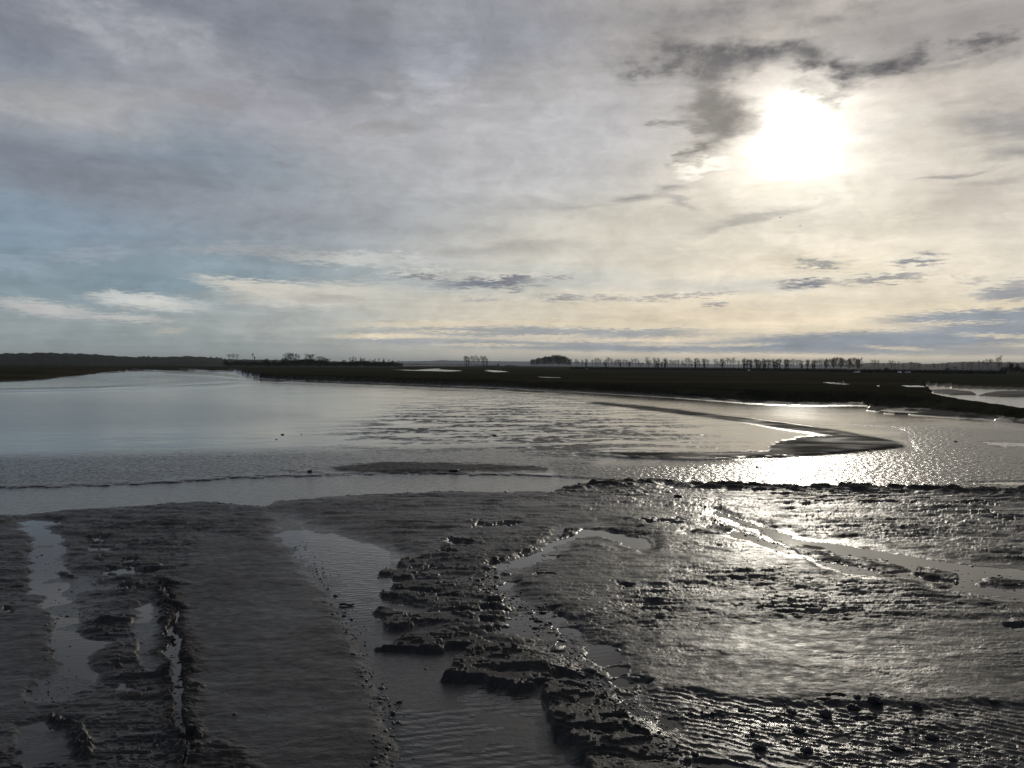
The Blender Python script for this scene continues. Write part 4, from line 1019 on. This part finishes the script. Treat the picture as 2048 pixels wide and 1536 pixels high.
for k, (x, y, dd, lb) in enumerate(((1175, 738.6, 850, "pale car glinting at the foot of the skyline row near the dark grove"), (1498, 742, 690, "pale car glinting at the foot of the skyline row right of its middle"),
                                    (1713, 746, 560, "bright pale car below the clump at the right end of the skyline row"), (1799, 746.4, 600, "left one of two pale cars glinting before the hazy wooded slope"), (1814, 746, 620, "right one of two pale cars glinting before the hazy wooded slope"))):
    g = ground_ray(x, y, dd); r = car if k == 0 else copy_thing(car, (0, 0, 0))
    r.location = (g[0], g[1], 1.68); r.rotation_euler = (0, 0, (.4, 1.2, 2.0, .9, 2.6)[k]); tag(r, lb, "car", "cars parked along the tree row")

# ------------------------------------------------------------------ mud clods, stones, a stick
m_clod, N, p, pos = newmat("dark_wet_clay")
cc = N.noise(pos, 14.0, 5.0, .65)
N.put(p.inputs['Base Color'], N.mix(cc, (0.022, 0.021, 0.018), (0.048, 0.044, 0.037))); N.put(p.inputs['Roughness'], N.mrange(N.noise(pos, 40., 3., .6), .35, .7, .28, .6))
N.put(p.inputs['Normal'], bump(N, p, cc, .03))
def lump(name, sx, sy, sz, seed, mat=None):
    import bmesh
    bm = bmesh.new(); bmesh.ops.create_icosphere(bm, subdivisions=4, radius=1.0)
    P_ = np.array([v.co[:] for v in bm.verts]); 
    n_ = fbm(P_[:, 0] * 1.1 + seed * 3.1, P_[:, 1] * 1.1 + P_[:, 2] * 1.7, seed, 4, .6) * .42 + fbm(P_[:, 0] * 4 + P_[:, 2] * 3, P_[:, 1] * 4 - P_[:, 2] * 2 + seed, seed + 9, 3) * .14
    for v, k in zip(bm.verts, n_):
        v.co = v.co * (1 + k); v.co.x *= sx; v.co.y *= sy; v.co.z = max(v.co.z, -.35) * sz
    me = bpy.data.meshes.new(name); bm.to_mesh(me); bm.free(); me.polygons.foreach_set("use_smooth", [True] * len(me.polygons)); me.materials.append(mat or m_clod)
    return me
lumps = [lump('mud_clod', .5, .42, .34, s_) for s_ in range(5)]
def zat(px, py):
    x, y, _ = at(px, py, 0.03)
    j = int(np.argmin(np.abs(offs - H * FPX / y))); i = int(round((x / y * FPX - us[0]) / (us[1] - us[0])))
    return x, y, float(z[j, i])
def clod(px, py, wpx, label, group=None, name='mud_clod', cat='mud clod', k=0, flat=1.0, rz=None):
    x, y, zz_ = zat(px, py); s_ = .78 * wpx / FPX * math.hypot(x, y)
    me = lumps[k % 5]
    o = bpy.data.objects.new(name, me); col.objects.link(o); o.location = (x, y, max(zz_, -.01) + .03 * s_)
    o.scale = (s_, s_, s_ * flat); o.rotation_euler = (0, 0, rnd.uniform(0, 6.28) if rz is None else rz); tag(o, label, cat, group); return o
LC = "dark rounded mud clod sitting on the rippled mud at lower right"
CL = {1486: "first and leftmost clod of the upper line", 1583: "second clod from the left in the upper line", 1651: "third clod from the left in the upper line", 1749: "fourth clod from the left in the upper line", 1834: "fifth clod from the left in the upper line", 1988: "last clod of the upper line, near the right edge",
      1597: "large ragged clod alone between the upper and lower lines", 1865: "rounded clod alone right of the middle of the ripples", 1519: "first clod from the left in the lower line", 1614: "second and darkest clod in the lower line", 1795: "third clod from the left in the lower line", 1441: "low clod at the far left of the ripples"}
LC = "small dark crumb of mud among the larger clods at lower right"
for k, (x, y, w_) in enumerate(((1486, 1418, 30), (1583, 1424, 26), (1651, 1429, 34), (1749, 1406, 34), (1834, 1415, 26), (1988, 1406, 20), (1597, 1458, 34), (1865, 1474, 30), (1614, 1499, 32), (1519, 1496, 36), (1795, 1496, 34), (1441, 1452, 20), (1663, 1444, 11),
                                 (1708, 1418, 26), (1505, 1466, 12), (1680, 1460, 12), (1556, 1432, 12), (1725, 1456, 10), (1516, 1515, 18), (1905, 1520, 22), (1640, 1436, 9), (1960, 1490, 12))):
    clod(x, y, w_, (CL[x] + ", lower right") if x in CL else LC, "mud clods scattered over the ripples", k=k, flat=.7 + .12 * (k % 5))
clod(786, 1424, 16, "black stone standing alone at the left edge of the central pool", name='stone', cat='stone', k=1, flat=1.3)
clod(1392, 936, 6, "left one of two small dark lumps in the glittering shallows", k=2, flat=1.1)
clod(1514, 935, 6, "right one of two small dark lumps in the glittering shallows", k=3, flat=1.0)
clod(989, 871, 18, "flat dark lump of mud in the middle of the shining flat", k=0, flat=.45)
clod(565, 869.5, 9, "largest of three small dark lumps on the smooth left flat", k=1, flat=.7)
clod(553, 878.5, 5, "nearest of three small dark lumps on the smooth left flat", k=2, flat=.8)
clod(603, 869, 4, "rightmost and smallest of three dark lumps on the smooth left flat", k=4, flat=.8)
clod(1912, 884, 9, "small dark lump on the dimpled mud near the right edge", k=3, flat=.7)
clod(620, 945, 16, "low dark lump on the bank of the stream, left of centre", k=2, flat=.5)
clod(908, 943, 26, "wide low dark lump by the stream, below the middle of the flat", k=4, flat=.4)
clod(730, 1288, 8, "small dark lump lying in the shallow water left of the ledges", k=4, flat=.7)
clod(852, 1334, 10, "thin dark lump lying in the pool left of the broad ledge", k=3, flat=.5)
clod(757, 1153, 9, "small dark lump in the pool just left of the upper ledges", k=1, flat=.6)
clod(992, 1153, 18, "round dark lump standing in a small puddle behind the ledges", k=0, flat=.7)
clod(469, 1431, 11, "lone dark clod on the smooth mud right of the winding gully", k=2, flat=.8)
x, y, zz_ = zat(694, 1209)
mb = MB(); rr_ = 28 / FPX * math.hypot(x, y) / 2
for i in range(6):
    a_, b_ = -1 + i / 3, -1 + (i + 1) / 3
    mb.tube((a_ * rr_, .02 * math.sin(i * 1.3), .03 + .01 * math.sin(i)), (b_ * rr_, .02 * math.sin((i + 1) * 1.3), .03 + .01 * math.sin(i + 1)), .028 - .002 * i, .026 - .002 * i, 7)
o = mesh_obj('stick', mb.v, mb.f, m_clod, smooth=True); o.location = (x, y, max(zz_, 0)); o.rotation_euler = (0, 0, .12); tag(o, "short dark stick lying at the left edge of the central pool", "stick")

# countless crumbs of mud along the broken margins
rg = np.random.default_rng(77)
def scatter(n, pts, size):
    out = []
    p_ = np.array(pts, float); seg_ = rg.integers(0, len(p_) - 1, n); t_ = rg.random(n)[:, None]
    c_ = p_[seg_] * (1 - t_) + p_[seg_ + 1] * t_
    for (cx_, cy_, w_) in c_:
        x_, y_ = cx_ + rg.normal(0, w_ * .5), cy_ + rg.normal(0, w_ * .35)
        wx, wy, wz = zat(x_, y_)
        if wz > -.02: out.append((wx, wy, max(wz, 0), size * rg.lognormal(0, .5)))
    return out
pts_ = scatter(900, [(985, 1140, 34), (960, 1165, 24), (990, 1200, 30), (1060, 1225, 36), (1110, 1270, 34), (1150, 1320, 34), (1190, 1360, 36), (1225, 1420, 28), (1300, 1480, 34), (1400, 1560, 50)], .016)
pts_ += scatter(500, [(600, 1080, 20), (640, 1150, 22), (700, 1250, 26), (745, 1380, 30), (790, 1440, 36), (760, 1540, 60)], .013)
pts_ += scatter(350, [(1340, 1000, 30), (1440, 1040, 30), (1560, 1090, 24), (1700, 1130, 30), (1850, 1150, 30), (2040, 1170, 30)], .018)
pts_ += scatter(260, [(310, 1160, 20), (350, 1250, 22), (360, 1350, 26), (370, 1450, 30), (400, 1530, 40)], .014)
pts_ += scatter(500, [(1260, 1420, 30), (1450, 1440, 60), (1650, 1450, 70), (1900, 1470, 90), (1500, 1500, 90)], .012)
pts_ += scatter(200, [(40, 1080, 30), (130, 1180, 40), (110, 1300, 40), (100, 1420, 50)], .012)
g_ = (1 + 5 ** .5) / 2
iv_ = np.array([(-1, g_, 0), (1, g_, 0), (-1, -g_, 0), (1, -g_, 0), (0, -1, g_), (0, 1, g_), (0, -1, -g_), (0, 1, -g_), (g_, 0, -1), (g_, 0, 1), (-g_, 0, -1), (-g_, 0, 1)]) / 1.9
if_ = [(0, 11, 5), (0, 5, 1), (0, 1, 7), (0, 7, 10), (0, 10, 11), (1, 5, 9), (5, 11, 4), (11, 10, 2), (10, 7, 6), (7, 1, 8), (3, 9, 4), (3, 4, 2), (3, 2, 6), (3, 6, 8), (3, 8, 9), (4, 9, 5), (2, 4, 11), (6, 2, 10), (8, 6, 7), (9, 8, 1)]
vv = []; ff = []
for (wx, wy, wz, s_) in pts_:
    k = len(vv); a_ = rg.uniform(0, 6.28); q = iv_ * rg.uniform(.6, 1.3, (12, 1)) * s_ * np.array([rg.uniform(.8, 1.8), 1, rg.uniform(.5, .8)])
    q = np.stack([q[:, 0] * math.cos(a_) - q[:, 1] * math.sin(a_), q[:, 0] * math.sin(a_) + q[:, 1] * math.cos(a_), q[:, 2]], -1) + (wx, wy, wz)
    vv += list(q); ff += [(a + k, b + k, c + k) for a, b, c in if_]
o = mesh_obj('mud_crumbs', vv, ff, m_clod, smooth=True); tag(o, "small dark crumbs of wet mud strewn along the margins of the runnels", "mud", kind='stuff')

# ------------------------------------------------------------------ birds far off below the sun
m_bird = simple_mat("dark_feathers", (.05, .05, .05), (.08, .08, .08), 5.0)
def make_bird():
    root = empty('flying_bird')
    v = []; f = []; rings = [(-.30, .012, 0), (-.22, .035, 0), (-.10, .065, 0), (.04, .07, .0), (.14, .05, .01), (.20, .042, .02), (.25, .035, .025), (.30, .012, .02), (.345, .004, .012)]
    for (yy, r_, zc) in rings:
        for i in range(8): a_ = i * math.pi / 4; v.append((math.cos(a_) * r_, yy, zc + math.sin(a_) * r_))
    for j in range(len(rings) - 1):
        for i in range(8): f.append((j * 8 + i, j * 8 + (i + 1) % 8, (j + 1) * 8 + (i + 1) % 8, (j + 1) * 8 + i))
    f += [tuple(range(7, -1, -1)), tuple(range(len(v) - 8, len(v)))]
    mesh_obj('body', v, f, m_bird, root, True)
    mesh_obj('tail', [(-.02, -.27, .01), (.02, -.27, .01), (.07, -.42, .0), (-.07, -.42, .0), (-.02, -.27, -.005), (.02, -.27, -.005), (.07, -.42, -.01), (-.07, -.42, -.01)], [(0, 1, 2, 3), (7, 6, 5, 4), (0, 4, 5, 1), (1, 5, 6, 2), (2, 6, 7, 3), (3, 7, 4, 0)], m_bird, root)
    for s_ in (-1, 1):
        st_ = [(.04, .10, -.10, .02), (.20, .12, -.07, .10), (.34, .10, -.06, .14), (.48, .03, -.08, .11), (.62, -.08, -.13, .05)]
        v = []; f = []
        for (xx, y1, y0, zc) in st_: v += [(s_ * xx, y1, zc), (s_ * xx, (y0 + y1) / 2, zc + .012), (s_ * xx, y0, zc), (s_ * xx, (y0 + y1) / 2, zc - .008)]
        for j in range(4):
            for i in range(4): f.append((j * 4 + i, j * 4 + (i + 1) % 4, j * 4 + 4 + (i + 1) % 4, j * 4 + 4 + i))
        f += [(0, 1, 2, 3), (16, 17, 18, 19)]
        mesh_obj('wing', v, f, m_bird, root)
    return root
bird = make_bird()
for k, (px_, py_, dd, rz, lb) in enumerate(((1561, 435, 170, .1, "dark bird flying just below the sun, wings spread"), (1632, 398, 190, -.35, "highest small dark bird, flying right below the bright sun"),
                                             (1600, 452, 260, .3, "tiny dark bird, lowest of three close under the sun"), (1573, 697, 260, -.2, "tiny dark bird low in the sky above the tree row"))):
    d_ = pdir(px_, py_); r = bird if k == 0 else copy_thing(bird, (0, 0, 0))
    r.location = tuple(np.array([0, 0, H]) + d_ * dd); r.rotation_euler = (0.1, (-.1, .25, -.3, .1)[k], rz); tag(r, lb, "bird", "birds in flight")

# ------------------------------------------------------------------ the air
m_haze = bpy.data.materials.new("haze"); m_haze.use_nodes = True
nt = m_haze.node_tree; nt.nodes.clear()
pv = nt.nodes.new('ShaderNodeVolumePrincipled'); mo = nt.nodes.new('ShaderNodeOutputMaterial'); nt.links.new(pv.outputs[0], mo.inputs['Volume'])
pv.inputs['Color'].default_value = (0.82, 0.88, 0.95, 1); pv.inputs['Density'].default_value = 6e-5; pv.inputs['Anisotropy'].default_value = 0.2
v, f = box((-15500, -300, -1.15), (15500, 14800, 95))
hz = mesh_obj('haze', v, f, m_haze); hz['kind'] = 'stuff'
